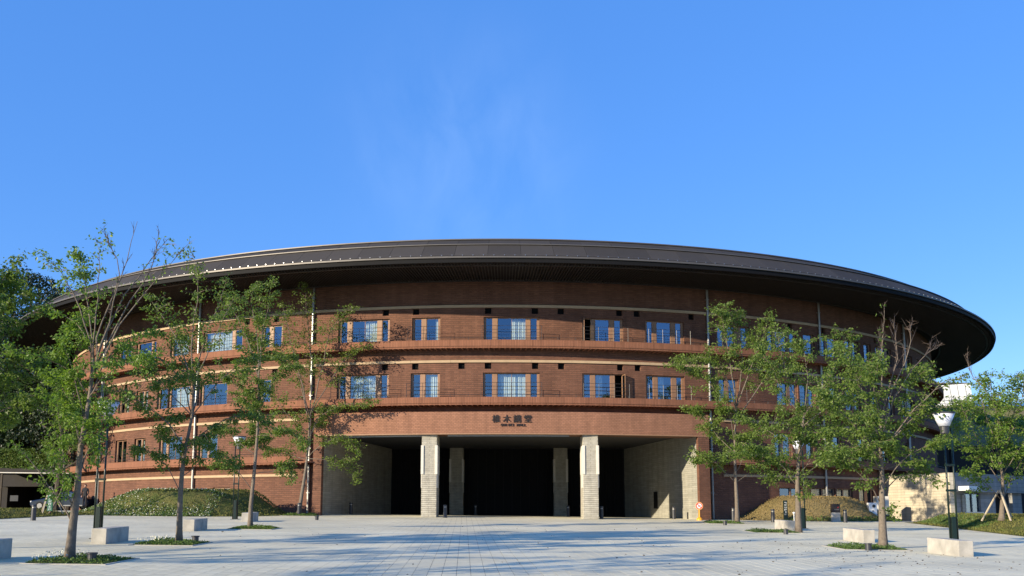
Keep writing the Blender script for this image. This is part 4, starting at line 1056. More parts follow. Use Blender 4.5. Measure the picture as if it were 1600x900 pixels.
for px, py, lb in ((143, 879, "nearest left tree"), (305, 848.5, "second left tree"), (495, 812.5, "pale trunked left tree"), (1133, 820.5, "tree right of the portico"), (1228, 835, "middle right tree"), (1357, 860, "forked right tree")):
    uplight(px, py, "short dark ground light beside the " + lb)
q = gp(686, 817.5); dc = empty("drain_cover", (q.x, q.y, gz(q.x, q.y) + .004), "small dark drain cover set in the paving before the left front column", "drain cover")
m = MB(); m.box(-.45, .45, -.16, .16, -.01, .006); m.build("frame", M_pipe, dc)
for k in range(9): m = MB(); m.box(-.42 + k * .094, -.37 + k * .094, -.13, .13, .006, .012); m.build("grate_bar", M_iron, dc)
# no entry stand
q = gp(1094, 812.4); root = empty("warning_stand", (q.x, 61.9, gz(q.x, 61.9)), "orange stand with a round red and white prohibition sign", "sign")
root.location.x = at(1093, 812, 61.9).x
m = MB(); m.lathe([(.20, 0), (.20, .08), (.16, .14), (.055, .22), (.04, .75)], 16); m.build("stand", M_yellow, root, smooth=False)
def disc(mb_, r0, r1, y, c=(0, 0), n=28):
    vs = []
    for k in range(n):
        t = 2 * math.pi * k / n; vs += [(c[0] + r0 * math.cos(t), y, c[1] + r0 * math.sin(t)), (c[0] + r1 * math.cos(t), y, c[1] + r1 * math.sin(t))]
    mb_.add(vs, [(2*k, (2*k+2) % (2*n), (2*k+3) % (2*n), 2*k+1) for k in range(n)])
m = MB(); Mr = Matrix.Translation((0, 0, .93)) @ Matrix.Rotation(math.pi/2, 4, 'X')
g = MB(); g.lathe([(.245, -.02), (.245, .02)], 28); m.add([Mr @ Vector(v) for v in g.v], g.f); disk = m.build("sign_disc", M_white, root)
m = MB(); disc(m, .16, .215, -.023, (0, .93)); m.build("red_ring", M_red, root)
m = MB(); m.box(-.17, .17, -.026, -.023, -.025, .025, Matrix.Translation((0, 0, .93)) @ Matrix.Rotation(R_(45), 4, 'Y')); m.build("red_bar", M_red, root)
m = MB(); m.box(-.10, .10, -.0225, -.0205, -.018, .018, Matrix.Translation((0, 0, .93)) @ Matrix.Rotation(R_(-20), 4, 'Y')); m.build("arrow", M_iron, root)
m = MB(); disc(m, .225, .246, -.0225, (0, .93)); m.build("orange_rim", M_yellow, root)
# small dark sign on a pale plinth, green posts
q = gp(1306, 815.3); root = empty("plinth_sign", tuple(q), "small dark sign panel on a pale grey plinth before the dry grass mound", "sign")
root.rotation_euler = (0, 0, .12)
m = MB(); m.box(-.29, .29, -.10, .10, -.03, .60); m.build("plinth", M_bench, root, bevel=.01)
m = MB(); m.box(-.29, .29, -.085, .085, .603, 1.16); pn = m.build("sign_panel", M_letter, root)
m = MB(); m.box(-.12, .22, -.088, -.0853, .80, .815); m.box(-.12, .22, -.088, -.0853, .77, .782); m.build("white_text_lines", M_pipe, root)
m = MB(); m.add([(.10, -.088, .90), (.18, -.088, .90), (.18, -.088, 1.02)], [(0, 1, 2)]); m.build("red_mark", M_red, root)
def greenpost(pos, label, h, mat, w_=.15):
    root = empty("sign_post", pos, label, "sign", "narrow green sign posts")
    m = MB(); m.box(-w_, w_, -.05, .05, -.05, h); m.build("post", mat, root, bevel=.008)
    m = MB(); z = h - .12; r = random.Random(4)
    for k in range(6):                         # a column of white characters
        s = w_ * .55
        for _ in range(4):
            if r.random() < .5: zz = z - r.random() * .1; m.box(-s, s, -.056, -.0515, zz, zz + .016)
            else: xx = r.uniform(-s, s); m.box(xx - .008, xx + .008, -.056, -.0515, z - .10, z)
        z -= .15
    tag(m.build("white_characters", M_white, root), kind='stuff')
q = gp(1228, 814); greenpost((q.x, q.y, gz(q.x, q.y)), "narrow dark green sign post with white characters before the dry grass mound", 1.35, M_green, .14)
q = at(78, 797, 52); greenpost((q.x, q.y, q.z), "bright green sign post with white characters on the left verge", 0.95, M_greensign, .14)
q = gp(1241, 815); root = empty("small_post", tuple(q), "short white post with a small round head near the dark sign", "post")
m = MB(); m.tube([(0, 0, 0), (0, 0, .5)], .03, 8); m.build("stem", M_white, root)
m = MB(); m.lathe([(.05, .5), (.09, .54), (.09, .58), (.04, .62)], 12); m.build("head", M_white, root)
# electric cabinet and its neighbour
q = at(1363, 806, 66.5); root = empty("electric_cabinet", (q.x, q.y, gz(q.x, 66)), "white electric cabinet with dark round dials beside the travertine wall", "cabinet")
m = MB(); m.box(-.28, .28, -.2, .2, .0, 1.25); m.build("body", M_white, root, bevel=.02)
m = MB(); m.box(-.27, .27, -.206, -.2, .45, .46); m.build("door_joint", M_iron, root)
m = MB(); g = MB(); g.lathe([(.11, 0), (.11, .03)], 16); m.add([Matrix.Translation((.06, -.2, 1.02)) @ Matrix.Rotation(math.pi/2, 4, 'X') @ Vector(v) for v in g.v], g.f); m.build("dial", M_iron, root)
m = MB(); m.box(-.05, .05, -.206, -.2, .62, .74); m.build("label_plate", M_pipe, root)
q = at(1378, 806, 68.5); root = empty("equipment_box", (q.x, q.y, gz(q.x, 66)), "pale box with brown side standing behind the white cabinet", "cabinet")
m = MB(); m.box(-.45, .45, -.3, .3, .4, 1.75); m.build("body", M_smooth, root, bevel=.02)
m = MB(); m.box(-.44, .44, -.29, .29, 0, .4); m.build("plinth", M_darkwall, root)

# ================================================================== VERGES AND MOUNDS
def mound(name, label, cx, cy, rx, ry, h, rot, mat, zoff=0, n=34, cat="mound", flat=0.0):
    m = MB(); vs = []; c_, s_ = math.cos(rot), math.sin(rot)
    r = np.random.default_rng(int(abs(cx) * 10))
    for j in range(n + 1):
        for i in range(n + 1):
            u = (i / n * 2 - 1); v = (j / n * 2 - 1); d = math.hypot(u, v)
            if d > 1: u, v = u / d, v / d; d = 1
            t = max(0, (1 - d) / (1 - flat)); t = min(1, t)
            k = t * t * (3 - 2 * t)
            x = cx + c_ * u * rx - s_ * v * ry; y = cy + s_ * u * rx + c_ * v * ry
            z = gz(x, y) - .03 + h * k + .04 * math.sin(x * 2.3) * math.cos(y * 1.9) * k
            vs.append((x - cx, y - cy, z))
    fs = [(j*(n+1)+i, j*(n+1)+i+1, (j+1)*(n+1)+i+1, (j+1)*(n+1)+i) for j in range(n) for i in range(n)]
    m.add(vs, fs); o = m.build(name, mat, None, smooth=True); o.location = (cx, cy, 0)
    tag(o, label, cat); return o
def mound_z(cx, cy, rx, ry, h, rot, flat, x, y):
    c_, s_ = math.cos(rot), math.sin(rot); dx, dy = x - cx, y - cy
    u = (c_ * dx + s_ * dy) / rx; v = (-s_ * dx + c_ * dy) / ry; d = min(1, math.hypot(u, v))
    t = min(1, max(0, (1 - d) / (1 - flat))); k = t * t * (3 - 2 * t); return gz(x, y) - .03 + h * k, k
def cover_on(parent, prm, n, leaf, mat, name, cond, seed, lift=.05):
    r = np.random.default_rng(seed); cx, cy, rx, ry, h, rot, flat = prm; C_ = []
    while len(C_) < n:
        x = cx + r.uniform(-1, 1) * max(rx, ry); y = cy + r.uniform(-1, 1) * max(rx, ry)
        z, k = mound_z(cx, cy, rx, ry, h, rot, flat, x, y)
        if k <= .002 or not cond(x, y, r): continue
        C_.append((x - cx, y - cy, z + r.uniform(0, lift)))
    C_ = np.array(C_); V, Q = leaf_quads(C_, r.normal(size=(n, 3)) * [1, 1, .5] + [0, 0, .7], leaf, .6, .2, r)
    tag(link(name, fast_mesh(name, V, Q), mat, parent), kind='stuff')
prmL = (-20.6, 60.2, 6.5, 4.2, 1.50, .10, .26)
mL = mound("grass_mound", "grassy mound covered in small white flowers left of the hall front", *prmL[:6], M_grass, flat=.30)
cond = lambda x, y, r: (math.sin(x * .9 + y * .6) + math.sin(x * .4 - y * 1.3 + 1)) > -.5 + r.normal() * .2 and x < -17.5
cover_on(mL, prmL, 9000, .11, M_cover, "low_plants", cond, 61, .10)
cover_on(mL, prmL, 2600, .075, M_flower, "flowers", cond, 62, .16)
prmL2 = (-18.0, 61.8, 4.3, 3.0, 1.55, .15, .35)
m2 = mound("grass_mound", "steep grassy mound whose shaded side meets the brick wall behind the far lamp", *prmL2[:6], M_grass, flat=.25)
cover_on(mL, prmL, 7000, .11, M_grass, "grass_blades", lambda x, y, r: True, 66, .05)
cover_on(m2, prmL2, 5000, .11, M_grass, "grass_blades", lambda x, y, r: True, 67, .05)
prmR = (22.0, 67.4, 7.2, 4.0, 1.62, .42, .35)
mR = mound("grass_mound", "dry golden grass mound against the right wing of the hall", *prmR[:6], M_grass2, flat=.35)
cover_on(mR, prmR, 2600, .12, M_cover, "low_plants", lambda x, y, r: mound_z(*prmR, x, y)[1] < .16 and x > 18.5, 63, .10)
cover_on(mR, prmR, 9000, .09, M_grass2, "grass_blades", lambda x, y, r: True, 64, .06)
def verge(name, label, poly_x, y0, y1, side, h, mat, sx=0.0):
    """raised grass strip beside the plaza; poly_x(y) is its inner edge"""
    m = MB(); nu, nv = 14, 30; vs = []
    for j in range(nv + 1):
        y = y0 + (y1 - y0) * j / nv; xe = poly_x(y)
        for i in range(nu + 1):
            d = 14 * (i / nu) ** 1.6; x = xe + side * d; t = min(1, d / 2.6); e = min(1, (y - y0) / 2, (y1 - y) / 2)
            z = gz(x, y) + .02 + h * t * t * (3 - 2 * t) * max(0, e) + .05 * math.sin(x * 1.3 + y * .7) * t
            vs.append((x, y, z))
    fs = [(j*(nu+1)+i, j*(nu+1)+i+1, (j+1)*(nu+1)+i+1, (j+1)*(nu+1)+i) for j in range(nv) for i in range(nu)]
    if side < 0: fs = [f[::-1] for f in fs]
    m.add(vs, fs); o = m.build(name, mat, None, smooth=True); tag(o, label, kind='structure'); return o
vl = verge("grass_verge", "grass strip along the left edge of the plaza", lambda y: -25.3 + (y - 50) * .06, 36, 59, -1, .28, M_grass)
vr = verge("grass_verge", "grass bank along the right edge of the plaza", lambda y: 23.3 + (y - 43.5) * .16, 30, 63, 1, .62, M_grass)
def blades(parent, n, xf, yr, zf, mat, seed, leaf):
    r = np.random.default_rng(seed); y = r.uniform(*yr, n); x = np.array([xf(b, r) for b in y]); z = np.array([zf(a, b) for a, b in zip(x, y)])
    V, Q = leaf_quads(np.stack([x, y, z], 1), r.normal(size=(n, 3)) * [.6, .6, .3] + [0, 0, 1], leaf, .35, .2, r)
    tag(link("grass_blades", fast_mesh("grass_blades", V, Q), mat, parent), kind='stuff')
def vz(side, pe, h):
    def f(x, y):
        d = (x - pe(y)) * side; t = max(0, min(1, d / 2.6)); return gz(x, y) + .02 + h * t * t * (3 - 2 * t)
    return f
pL = lambda y: -25.3 + (y - 50) * .06; pR = lambda y: 23.3 + (y - 43.5) * .16
blades(vl, 9000, lambda y, r: pL(y) - r.random() ** 1.3 * 8, (38, 57), vz(-1, pL, .28), M_grass, 71, .12)
blades(vr, 12000, lambda y, r: pR(y) + r.random() ** 1.3 * 9, (38, 61), vz(1, pR, .62), M_grass, 72, .12)
blades(vr, 3500, lambda y, r: pR(y) + .3 + abs(r.normal()) * .9, (50, 61), vz(1, pR, .62), M_cover, 73, .13)

# ================================================================== LEFT ANNEXE, CAR, PERSON
ax = empty("annexe_building", (-43.3, 84, 1.9), "low dark annexe with open car bay and thin pale roof edge left of the hall", "building")
Ax = Matrix.Translation((44, -84, -1.9))
def axb(name, x0, x1, y0, y1, z0, z1, mat, **k):
    m = MB(); m.box(x0, x1, y0, y1, z0, z1, Ax); return m.build(name, mat, ax, **k)
axb("wall", -62, -44.6, 84.6, 90, 0.5, 5.6, M_darkwall)
axb("wall", -39.2, -34.9, 84.6, 88, .5, 5.0, M_darkwall)
axb("roof_beam", -44.8, -39.2, 83.4, 84.6, 3.95, 5.15, M_darkwall); axb("back_wall", -44.6, -39.2, 89, 89.4, .5, 5.0, M_dark)
axb("roof_slab", -62, -39.0, 83.0, 90.2, 5.16, 5.5, M_darkwall)
m = MB(); m.add([Ax @ Vector(v) for v in ((-43.6, 81.0, 4.98), (-34.2, 79.0, 4.80), (-34.2, 84, 5.0), (-43.6, 84.6, 5.14), (-43.6, 81.0, 5.10), (-34.2, 79.0, 4.92), (-34.2, 84, 5.12), (-43.6, 84.6, 5.26))],
    [(0,3,2,1),(4,5,6,7),(0,1,5,4),(1,2,6,5),(2,3,7,6),(3,0,4,7)]); m.build("canopy_roof", M_darkwall, ax)
m = MB(); m.tube([Ax @ Vector((-43.6, 80.9, 5.06)), Ax @ Vector((-34.2, 78.9, 4.88))], .045, 6); m.build("canopy_edge", M_smooth, ax)
for (x0, x1) in ((-44.3, -43.6), ): axb("window", x0, x1, 84.52, 84.6, 2.7, 3.2, M_iron)
axb("shutter_panel", -43.0, -41.6, 88.7, 88.97, 2.0, 4.0, M_conc); axb("shutter_panel", -40.9, -39.6, 88.7, 88.97, 2.0, 3.9, M_conc)
for x in (-43.3, -37.6, -36.4): axb("post", x, x + .14, 80.8, 80.94, 1.7, 4.95, M_darkbark)
for x in (-38.3, -37.5, -36.7): axb("louvre_door", x, x + .55, 84.5, 84.59, 1.9, 3.9, M_black)
# pale glazed canopy fixed to the hall
cn = empty("glass_canopy", (-33, 76, 4.5), "pale glazed porch canopy on slim posts against the left wing", "canopy")
Cm = Matrix.Translation((33, -76, -4.5))
pts4 = [at(168, 739, 76), at(206, 741.5, 75), at(215, 730.5, 79), at(180, 731, 80)]
for k in range(4):
    a0, a1 = k / 4, (k + 1) / 4 - .012
    vs = [pts4[0].lerp(pts4[1], a0), pts4[0].lerp(pts4[1], a1), pts4[3].lerp(pts4[2], a1), pts4[3].lerp(pts4[2], a0)]
    m = MB(); m.add([Cm @ v for v in vs] + [Cm @ (v + Vector((0, 0, .05))) for v in vs], [(0,3,2,1),(4,5,6,7),(0,1,5,4),(1,2,6,5),(2,3,7,6),(3,0,4,7)]); m.build("glass_sheet", M_pipe, cn)
for px, y in ((168, 76), (173, 76.5), (176, 77), (200, 75.2)):
    q = at(px, 741, y); m = MB(); m.tube([Cm @ Vector((q.x, q.y, 1.4)), Cm @ Vector(q)], .06, 6); m.build("post", M_pipe, cn)
m = MB(); a_, b_ = at(163, 744, 75.5), at(206, 744, 74.8); m.tube([Cm @ a_, Cm @ b_], .07, 6); m.build("beam", M_cut, cn)
# clipped hedge on the annexe roof
def leaf_volume(n, fx, leaf, seed):
    r = np.random.default_rng(seed); c = fx(r, n); return leaf_quads(c, r.normal(size=(n, 3)) + [0, 0, .2], leaf, .7, .2, r)
hg = empty("clipped_hedge", (-46, 87, 5.5), "long clipped green hedge on the roof of the dark annexe", "hedge")
m = MB(); m.box(-13, 5.0, -.3, 2.2, 0, 1.75); m.build("hedge_core", M_terr, hg)
def hf(r, n):
    c = np.stack([r.uniform(-13, 5.1, n), r.uniform(-.5, 2.3, n), r.uniform(0, 1.95, n)], 1)
    s = r.random(n) < .55; c[s, 1] = -.3 - r.random(s.sum()) * .15; s2 = ~s; c[s2, 2] = 1.75 + r.random(s2.sum()) * .2; return c
V, Q = leaf_volume(16000, hf, .14, 81); tag(link("foliage", fast_mesh("foliage", V, Q), M_hedge, hg), kind='stuff')
# car
q = at(97, 796.0, 76); car = empty("parked_car", (q.x, q.y, gz(q.x, 66) + .02), "dark blue car parked side on in the shade of the annexe bay", "car")
prof = [(-2.15, .28), (-2.18, .55), (-2.05, .72), (-1.2, .88), (-.75, .95), (1.75, .98), (2.1, .90), (2.18, .6), (2.15, .28)]
def extr(name, pr, y0, y1, mat, inset=0, zi=.0, bevel=.05):
    m = MB(); n = len(pr); cx = sum(p[0] for p in pr) / n
    vs = [(x, y0, z) for x, z in pr] + [(x, y1, z) for x, z in pr]
    if inset:
        vs = [(x, y + (inset if y < 0 else -inset) * (1 if z > zi else 0), z) for x, y, z in vs]
    m.add(vs, [tuple(range(n)), tuple(range(n, 2*n))[::-1]] + [(i, i + n, (i+1) % n + n, (i+1) % n) for i in range(n)])
    return m.build(name, mat, car, bevel=bevel)
extr("body", prof, -.85, .85, M_car, bevel=.07)
cabp = [(-.85, .93), (-.1, 1.42), (.9, 1.46), (1.55, 1.30), (1.95, .95)]
extr("cabin", cabp, -.80, .80, M_car, .16, 1.0, .04)
extr("side_window", [(-.55, .98), (-.02, 1.34), (.38, 1.37), (.38, .98)], -.83, -.70, M_carglass, 0, 0, .01)
extr("side_window", [(.45, .98), (.45, 1.37), (.9, 1.38), (1.35, 1.25), (1.6, 1.0)], -.83, -.70, M_carglass, 0, 0, .01)
m = MB(); m.add([(-.88, -.62, .96), (-.88, .62, .96), (-.16, .55, 1.41), (-.16, -.55, 1.41)], [(0, 1, 2, 3)]); m.build("windscreen", M_carglass, car)
for s in (-1, 1):
    m = MB(); m.box(-2.19, -2.05, s*.62 - .15, s*.62 + .15, .58, .70); m.build("headlight", M_white, car, bevel=.03)
for x in (-1.38, 1.35):
    for s in (-1, 1):
        Mw = Matrix.Translation((x, s * .78, .32)) @ Matrix.Rotation(math.pi/2, 4, 'X')
        g = MB(); g.lathe([(.32, -.1), (.32, .1)], 22); m = MB(); m.add([Mw @ Vector(v) for v in g.v], g.f); wh = m.build("wheel", M_tyre, car)
        g = MB(); g.lathe([(.20, -.115), (.20, .115)], 18); m = MB(); m.add([Mw @ Vector(v) for v in g.v], g.f); m.build("rim", M_pipe, wh)
m = MB(); m.box(-1.95, 1.95, -.88, -.84, .30, .38); m.build("sill_trim", M_pipe, car)
# person standing at the annexe corner
q = at(131.5, 797, 73); per = empty("person", (q.x, q.y, gz(q.x, 66) + .25), "person in dark clothes standing by the annexe behind the flower mound", "person")
def skin_chain(name, pts, edges, radii, mat, parent, lv=2):
    me = bpy.data.meshes.new(name); me.from_pydata(pts, edges, []); o = link(name, me, mat, parent)
    md = o.modifiers.new("skin", 'SKIN'); me.skin_vertices
    sv = me.skin_vertices[0].data if len(me.skin_vertices) else None
    if sv is not None:
        for k, rr in enumerate(radii): sv[k].radius = rr if hasattr(rr, '__len__') else (rr, rr)
        sv[0].use_root = True
    s = o.modifiers.new("sub", 'SUBSURF'); s.levels = s.render_levels = lv; return o
import bmesh
def add_skin(name, pts, edges, radii, mat, parent, lv=2):
    me = bpy.data.meshes.new(name); bm = bmesh.new(); ly = bm.verts.layers.skin.verify()
    vs = [bm.verts.new(p) for p in pts]
    for k, v in enumerate(vs):
        rr = radii[k]; v[ly].radius = rr if hasattr(rr, '__len__') else (rr, rr); v[ly].use_root = (k == 0)
    for a, b in edges: bm.edges.new((vs[a], vs[b]))
    bm.to_mesh(me); bm.free(); o = link(name, me, mat, parent)
    o.modifiers.new("skin", 'SKIN'); s = o.modifiers.new("sub", 'SUBSURF'); s.levels = s.render_levels = lv; return o
pp = [(0,0,.95), (0,0,1.15), (0,.01,1.38), (0,0,1.47), (0,-.01,1.52), (-.18,0,1.40), (-.25,.02,1.14), (-.24,-.06,.90), (.18,0,1.40), (.25,.02,1.14), (.22,-.08,.92),
      (-.09,0,.88), (-.11,-.02,.48), (-.12,.02,.07), (-.13,-.12,.03), (.09,0,.88), (.11,0,.48), (.13,.04,.07), (.14,-.10,.03)]
ee = [(0,1),(1,2),(2,3),(3,4),(2,5),(5,6),(6,7),(2,8),(8,9),(9,10),(0,11),(11,12),(12,13),(13,14),(0,15),(15,16),(16,17),(17,18)]
rr = [(.15,.11),(.14,.10),(.16,.10),.06,.05,.065,.05,.038,.065,.05,.038,(.09,.09),.065,.045,.04,(.09,.09),.065,.045,.04]
add_skin("body", pp, ee, rr, M_cloth, per)
g = MB(); g.lathe([(.02, 1.50), (.052, 1.52), (.072, 1.57), (.078, 1.62), (.074, 1.67), (.05, 1.71), (.01, 1.725)], 14); hd = g.build("head", M_skin, per, smooth=True)
g = MB(); g.lathe([(.082, 1.62), (.084, 1.67), (.06, 1.725), (.01, 1.745)], 14, (0, .012, 0)); g.build("hair", M_tyre, per, smooth=True)
g = MB(); g.tube([(0, -.075, 1.62), (0, -.10, 1.59)], [.008, .013], 5); g.build("nose", M_skin, per)
for s in (-1, 1):
    hb = [(s*.235, -.07, .90), (s*.235, -.09, .82)]; pts_ = list(hb); ed = [(0, 1)]; rd = [.022, (.03, .016)]
    for k in range(5):
        x0 = (k - 1.5) * .015; L = [.06, .07, .075, .07, .045][k]
        a = (s*.235 + (x0 if k < 4 else -s*.03), -.095, .80 if k < 4 else .85); b = (a[0], a[1] - .02, a[2] - L * .9)
        i = len(pts_); pts_ += [a, b]; ed += [(1 if k < 4 else 0, i), (i, i + 1)]; rd += [.009, .007]
    add_skin("hand", pts_, ed, rd, M_skin, per, 1)

# ================================================================== WOODED HILL (left) AND FAR TREES
def hillz(x, y):
    d = max(0, min(1, (-x - 50) / 55)) ; e = max(0, min(1, (y - 90) / 20)); return gz(x, y) + 30 * d ** .8 * e - .1
xs = list(np.linspace(-230, -49, 22)); ys = list(np.linspace(88, 260, 16))
tag(sheet("wooded_hill", xs, ys, hillz, M_terr), "dark wooded slope rising left behind the annexe")
def big_tree(px, pytop, y, rad, label, seed, n=5600, leaf=.36, mat=M_leafF, zb=None, low=0.0, group="dark evergreen trees on the left slope"):
    top = at(px, pytop, y); r = np.random.default_rng(seed)
    gz0 = hillz(top.x, y) if zb is None else zb; H = max(top.z - gz0, 5)
    root = empty("evergreen_tree", (top.x, y, gz0), label, "tree", group)
    m = MB(); m.tube([(0, 0, -.5), (.2, 0, H * .4), (0, .1, H * .8)], [rad * .09, rad * .07, rad * .02], 7)
    for k in range(9):
        a = k * 2.3; z = H * (.25 + .06 * k); m.tube([(0, 0, z), (math.cos(a) * rad * .5, math.sin(a) * rad * .5, z + rad * .3), (math.cos(a) * rad * .8, math.sin(a) * rad * .8, z + rad * .45)], [.12, .08, .03], 5)
    m.build("trunk", M_darkbark, root)
    C_ = []; hh = H * .86
    nb = 34
    for k in range(nb):                       # leafy boughs spread over the crown
        u = r.uniform(-.15, 1); az = r.uniform(0, 2 * math.pi); rr_ = rad * math.sqrt(max(0.02, 1 - max(u, 0) ** 2)) * r.uniform(.72, .98)
        cz = H - hh * .52 + u * hh * .42 if k > 10 else H * (.18 + .32 * r.random())
        cz = max(cz, low * H)
        c = np.array([math.cos(az) * rr_, math.sin(az) * rr_, cz]); s = rad * r.uniform(.22, .38)
        m_ = n // nb; d = r.normal(size=(m_, 3)); d /= np.linalg.norm(d, axis=1, keepdims=True)
        C_.append(c + d * (r.random((m_, 1)) ** .4) * s * [1, 1, .75])
    m_ = n // 4; d = r.normal(size=(m_, 3)); d /= np.linalg.norm(d, axis=1, keepdims=True)
    C_.append(np.array([0, 0, H * .55]) + d * [rad * .8, rad * .8, H * .40] * (r.random((m_, 1)) ** .3))
    if low: C_[-1] = np.array([0, 0, H * (low + 1) / 2]) + d * [rad * .8, rad * .8, H * (1 - low) * .45] * (r.random((m_, 1)) ** .3)
    C_ = np.concatenate(C_)
    V, Q = leaf_quads(C_, r.normal(size=C_.shape) + [0, 0, -.3], leaf, .6, .3, r)
    link("crown", fast_mesh("crown", V, Q), mat, root)
bt = [(8, 403, 122, 6.5, "highest dark evergreen crown touching the left edge of the sky"), (52, 410, 118, 6.0, "rounded evergreen crown second from the left on the skyline"), (88, 430, 114, 4.6, "evergreen crown stepping down towards the roof rim"),
      (112, 452, 110, 3.2, "lowest skyline evergreen just above the roof rim"), (-30, 430, 116, 6.5, "evergreen partly cut by the left edge"), (25, 480, 104, 5.0, "evergreen in the middle of the slope at left"),
      (72, 490, 101, 4.2, "evergreen in the middle of the slope near the roof rim"), (-10, 560, 96, 4.5, "low evergreen at the left edge above the hedge"), (40, 575, 95, 4.2, "low evergreen above the left half of the hedge"),
      (86, 590, 93, 3.8, "low evergreen above the right half of the hedge")]
for k, (px, pt, y, rad, lb) in enumerate(bt): big_tree(px, pt, y, rad, lb, 90 + k)
big_tree(118, 596, 80.5, 2.7, "narrow dark evergreen squeezed between the annexe and the hall", 120, 2600, .3, zb=2.2)

big_tree(101, 566, 75.0, 2.5, "tall dark evergreen standing in front of the left end of the hall", 121, 3600, .27, zb=1.9, low=.50)

# ================================================================== RIGHT: STONE ANNEXE, RETAINING WALL, HILLSIDE
c0 = Vector((33.25, 72.0, 0))
def flatwall(name, a, b, z0, z1, th, mat, parent):
    """wall slab from a to b built in its own frame so that its courses run true"""
    d = Vector((b[0] - a[0], b[1] - a[1], 0)); L = d.length; ang = math.atan2(d.y, d.x)
    m = MB(); m.box(0, L, 0, th, z0, z1); o = m.build(name, mat, parent)
    o.location = (a[0] - parent.location.x, a[1] - parent.location.y, -parent.location.z); o.rotation_euler = (0, 0, ang); return o, L
an = empty("stone_annexe", (31.0, 66.0, 1.2), "low stone annexe with a sunlit travertine wall and a shaded grey facade", "building")
zt = at(1483, 738.5, 66).z
flatwall("travertine_wall", (28.85, 73.3), (31.0, 66.0), 0.4, zt, .35, M_trav, an)
far = (39.5, 72.5)
dirv = Vector((far[0] - 31.0, far[1] - 66.0, 0)); LL = dirv.length; ang = math.atan2(dirv.y, dirv.x)
def fw(name, u0, u1, w0, w1, z0, z1, mat, **k):
    m = MB(); m.box(u0, u1, w0, w1, z0, z1); o = m.build(name, mat, an, **k)
    o.location = (0, 0, -1.2); o.rotation_euler = (0, 0, ang); return o
fw("parapet", .0, LL, -.35, .0, 3.15, zt - .004, M_slatestone)
wb = 3.15
fw("grey_wall", .36, 2.0, .0, .3, .4, wb, M_slatestone); fw("grey_wall", 4.3, 6.5, .0, .3, .4, wb, M_slatestone); fw("grey_wall", 9.2, LL, .0, .3, .4, wb, M_slatestone)
fw("grey_wall", 2.0, 4.3, .0, .3, .4, 1.75, M_slatestone)
wf = fw("window", 2.0, 4.3, .12, .2, 3.0, wb, M_iron); fw("window", 2.0, 2.12, .1, .22, 1.75, 3.0, M_iron); fw("window", 3.1, 3.25, .1, .22, 1.75, 3.0, M_iron)
o = fw("pane", 2.12, 3.1, .15, .17, 1.75, 3.0, M_glassR); o = fw("pane", 3.25, 4.3, .15, .17, 1.75, 3.0, M_glassR)
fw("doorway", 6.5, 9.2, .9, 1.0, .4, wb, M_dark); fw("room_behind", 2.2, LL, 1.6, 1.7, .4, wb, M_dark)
m = MB(); rp_ = [(.2, .5), (8.3, 6.75), (6.0, 10), (-1.9, 7.0)]
m.add([(x, y, z) for z in (1.9, 2.1) for x, y in rp_], [(0,3,2,1),(4,5,6,7),(0,1,5,4),(1,2,6,5),(2,3,7,6),(3,0,4,7)]); m.build("roof", M_slatestone, an)
fw("white_hood", .5, 2.3, -1.1, -.355, 3.22, 3.52, M_white); fw("sill", 1.9, 4.4, -.12, .0, 1.62, 1.745, M_smooth); fw("wall_light", 1.6, 1.8, -.12, .0, 1.45, 1.7, M_white)
fw("shutter", 1.45, 1.95, -.1, -.02, 1.75, 2.95, M_conc)
rw = empty("retaining_wall", (60, 106, 1.5), "dark retaining wall at the foot of the dry hillside behind the annexe", "wall")
m = MB(); m.box(-16, 60, 0, .6, 0, 7.6); m.build("wall", M_darkwall, rw)
for k in range(9):
    m = MB(); m.box(-15 + k * 5, -14.85 + k * 5, -.08, -.002, 0, 7.6); m.build("rib", M_black, rw)
def hz(x, y):
    t = max(0, min(1, (y - 106.5) / 20)); return 9.0 + 7.0 * t ** .85 + .35 * math.sin(x * .5) * t * (1 - t) * 3
tag(sheet("hillside", list(np.linspace(44, 160, 60)), list(np.linspace(106.5, 128, 22)) + [160, 260, 420], hz, M_earth), "dry brown grassy hillside rising right behind the hall")
ht = lambda x, y: hz(x, y)
r = np.random.default_rng(77)
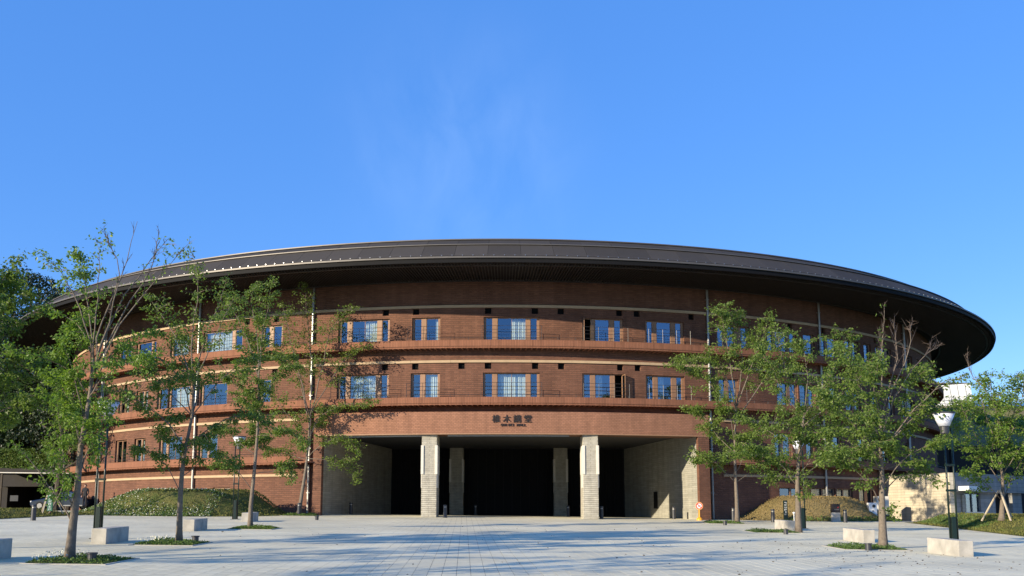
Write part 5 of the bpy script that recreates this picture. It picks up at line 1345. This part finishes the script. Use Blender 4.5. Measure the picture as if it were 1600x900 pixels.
for k in range(9):                             # bushes scattered on the hillside
    px = 1474 + k * 17 + r.normal() * 3; y = r.uniform(108, 125); x = (px - 800) / F * y; s = r.uniform(.7, 1.5); z = hz(x, y)
    root = empty("shrub", (x, y, z), ["first", "second", "third", "fourth", "fifth", "sixth", "seventh", "eighth", "ninth"][k] + " green shrub from the left on the dry hillside behind the annexe", "shrub", "shrubs scattered on the hillside")
    m = MB(); m.tube([(0, 0, -.1), (.05, 0, s * .8)], [.05, .02], 5); m.build("stem", M_darkbark, root)
    n = 420; d = r.normal(size=(n, 3)); d /= np.linalg.norm(d, axis=1, keepdims=True); c = d * [s * 1.2, s * 1.2, s * .8] * (r.random((n, 1)) ** .5) + [0, 0, s * .7]
    V, Q = leaf_quads(c, r.normal(size=(n, 3)), .28, .6, .2, r); link("crown", fast_mesh("crown", V, Q), M_leafA, root)
# white structure and leaning poles on the crest
q = at(1463, 626, 128); ws = empty("white_screen_building", (q.x, 128, 15.7), "plain white building block on top of the hillside beside the roof rim", "building")
p1 = at(1452, 604, 128); p2 = at(1516, 599, 128); p3 = at(1521, 628, 128)
m = MB(); fr_ = [(p1.x - q.x - 1, 0, -.6), (p3.x - q.x, 0, -.6), (p2.x - q.x, 0, p2.z - 15.7), (p1.x - q.x - 1, 0, p1.z - 15.7)]
m.add(fr_ + [(x, 6, z) for x, _, z in fr_], [(0,1,2,3),(4,7,6,5),(0,4,5,1),(1,5,6,2),(2,6,7,3),(3,7,4,0)]); m.build("wall", M_white, ws)
m = MB(); m.box(fr_[3][0] - .1, fr_[2][0] + .1, -.06, 6.05, fr_[2][2] + .0, fr_[2][2] + .1); m.build("roof_edge", M_pipe, ws)
for k in range(5):
    a_ = at(1466 + k * 12, 632, 125.5); b_ = at(1459 + k * 12, 606 - 2 * k, 125.5)
    root = empty("leaning_pole", (a_.x, a_.y, hz(a_.x, 125.5)), ["leftmost", "second from the left", "middle", "second from the right", "rightmost"][k] + " of the thin leaning poles before the white block", "pole", "thin leaning poles on the crest")
    m = MB(); m.tube([(0, 0, -.3), (b_.x - a_.x, 0, b_.z - hz(a_.x, 125.5))], .045, 5); m.build("pole", M_pipe, root)
fb = empty("blue_fence", (64, 127, 15.9), "blue fence with thin metal railing along the top of the hillside", "fence")
m = MB(); m.box(-1.5, 60, 0, .1, -.2, .55); m.build("blue_board", M_bluep, fb)
for z in (.9, 1.35): m = MB(); m.tube([(-9, .2, z), (60, .2, z)], .03, 5); m.build("rail", M_pipe, fb)
for k in range(24): m = MB(); m.tube([(-9 + k * 3, .2, -.2), (-9 + k * 3, .2, 1.37)], .035, 5); m.build("fence_post", M_pipe, fb)
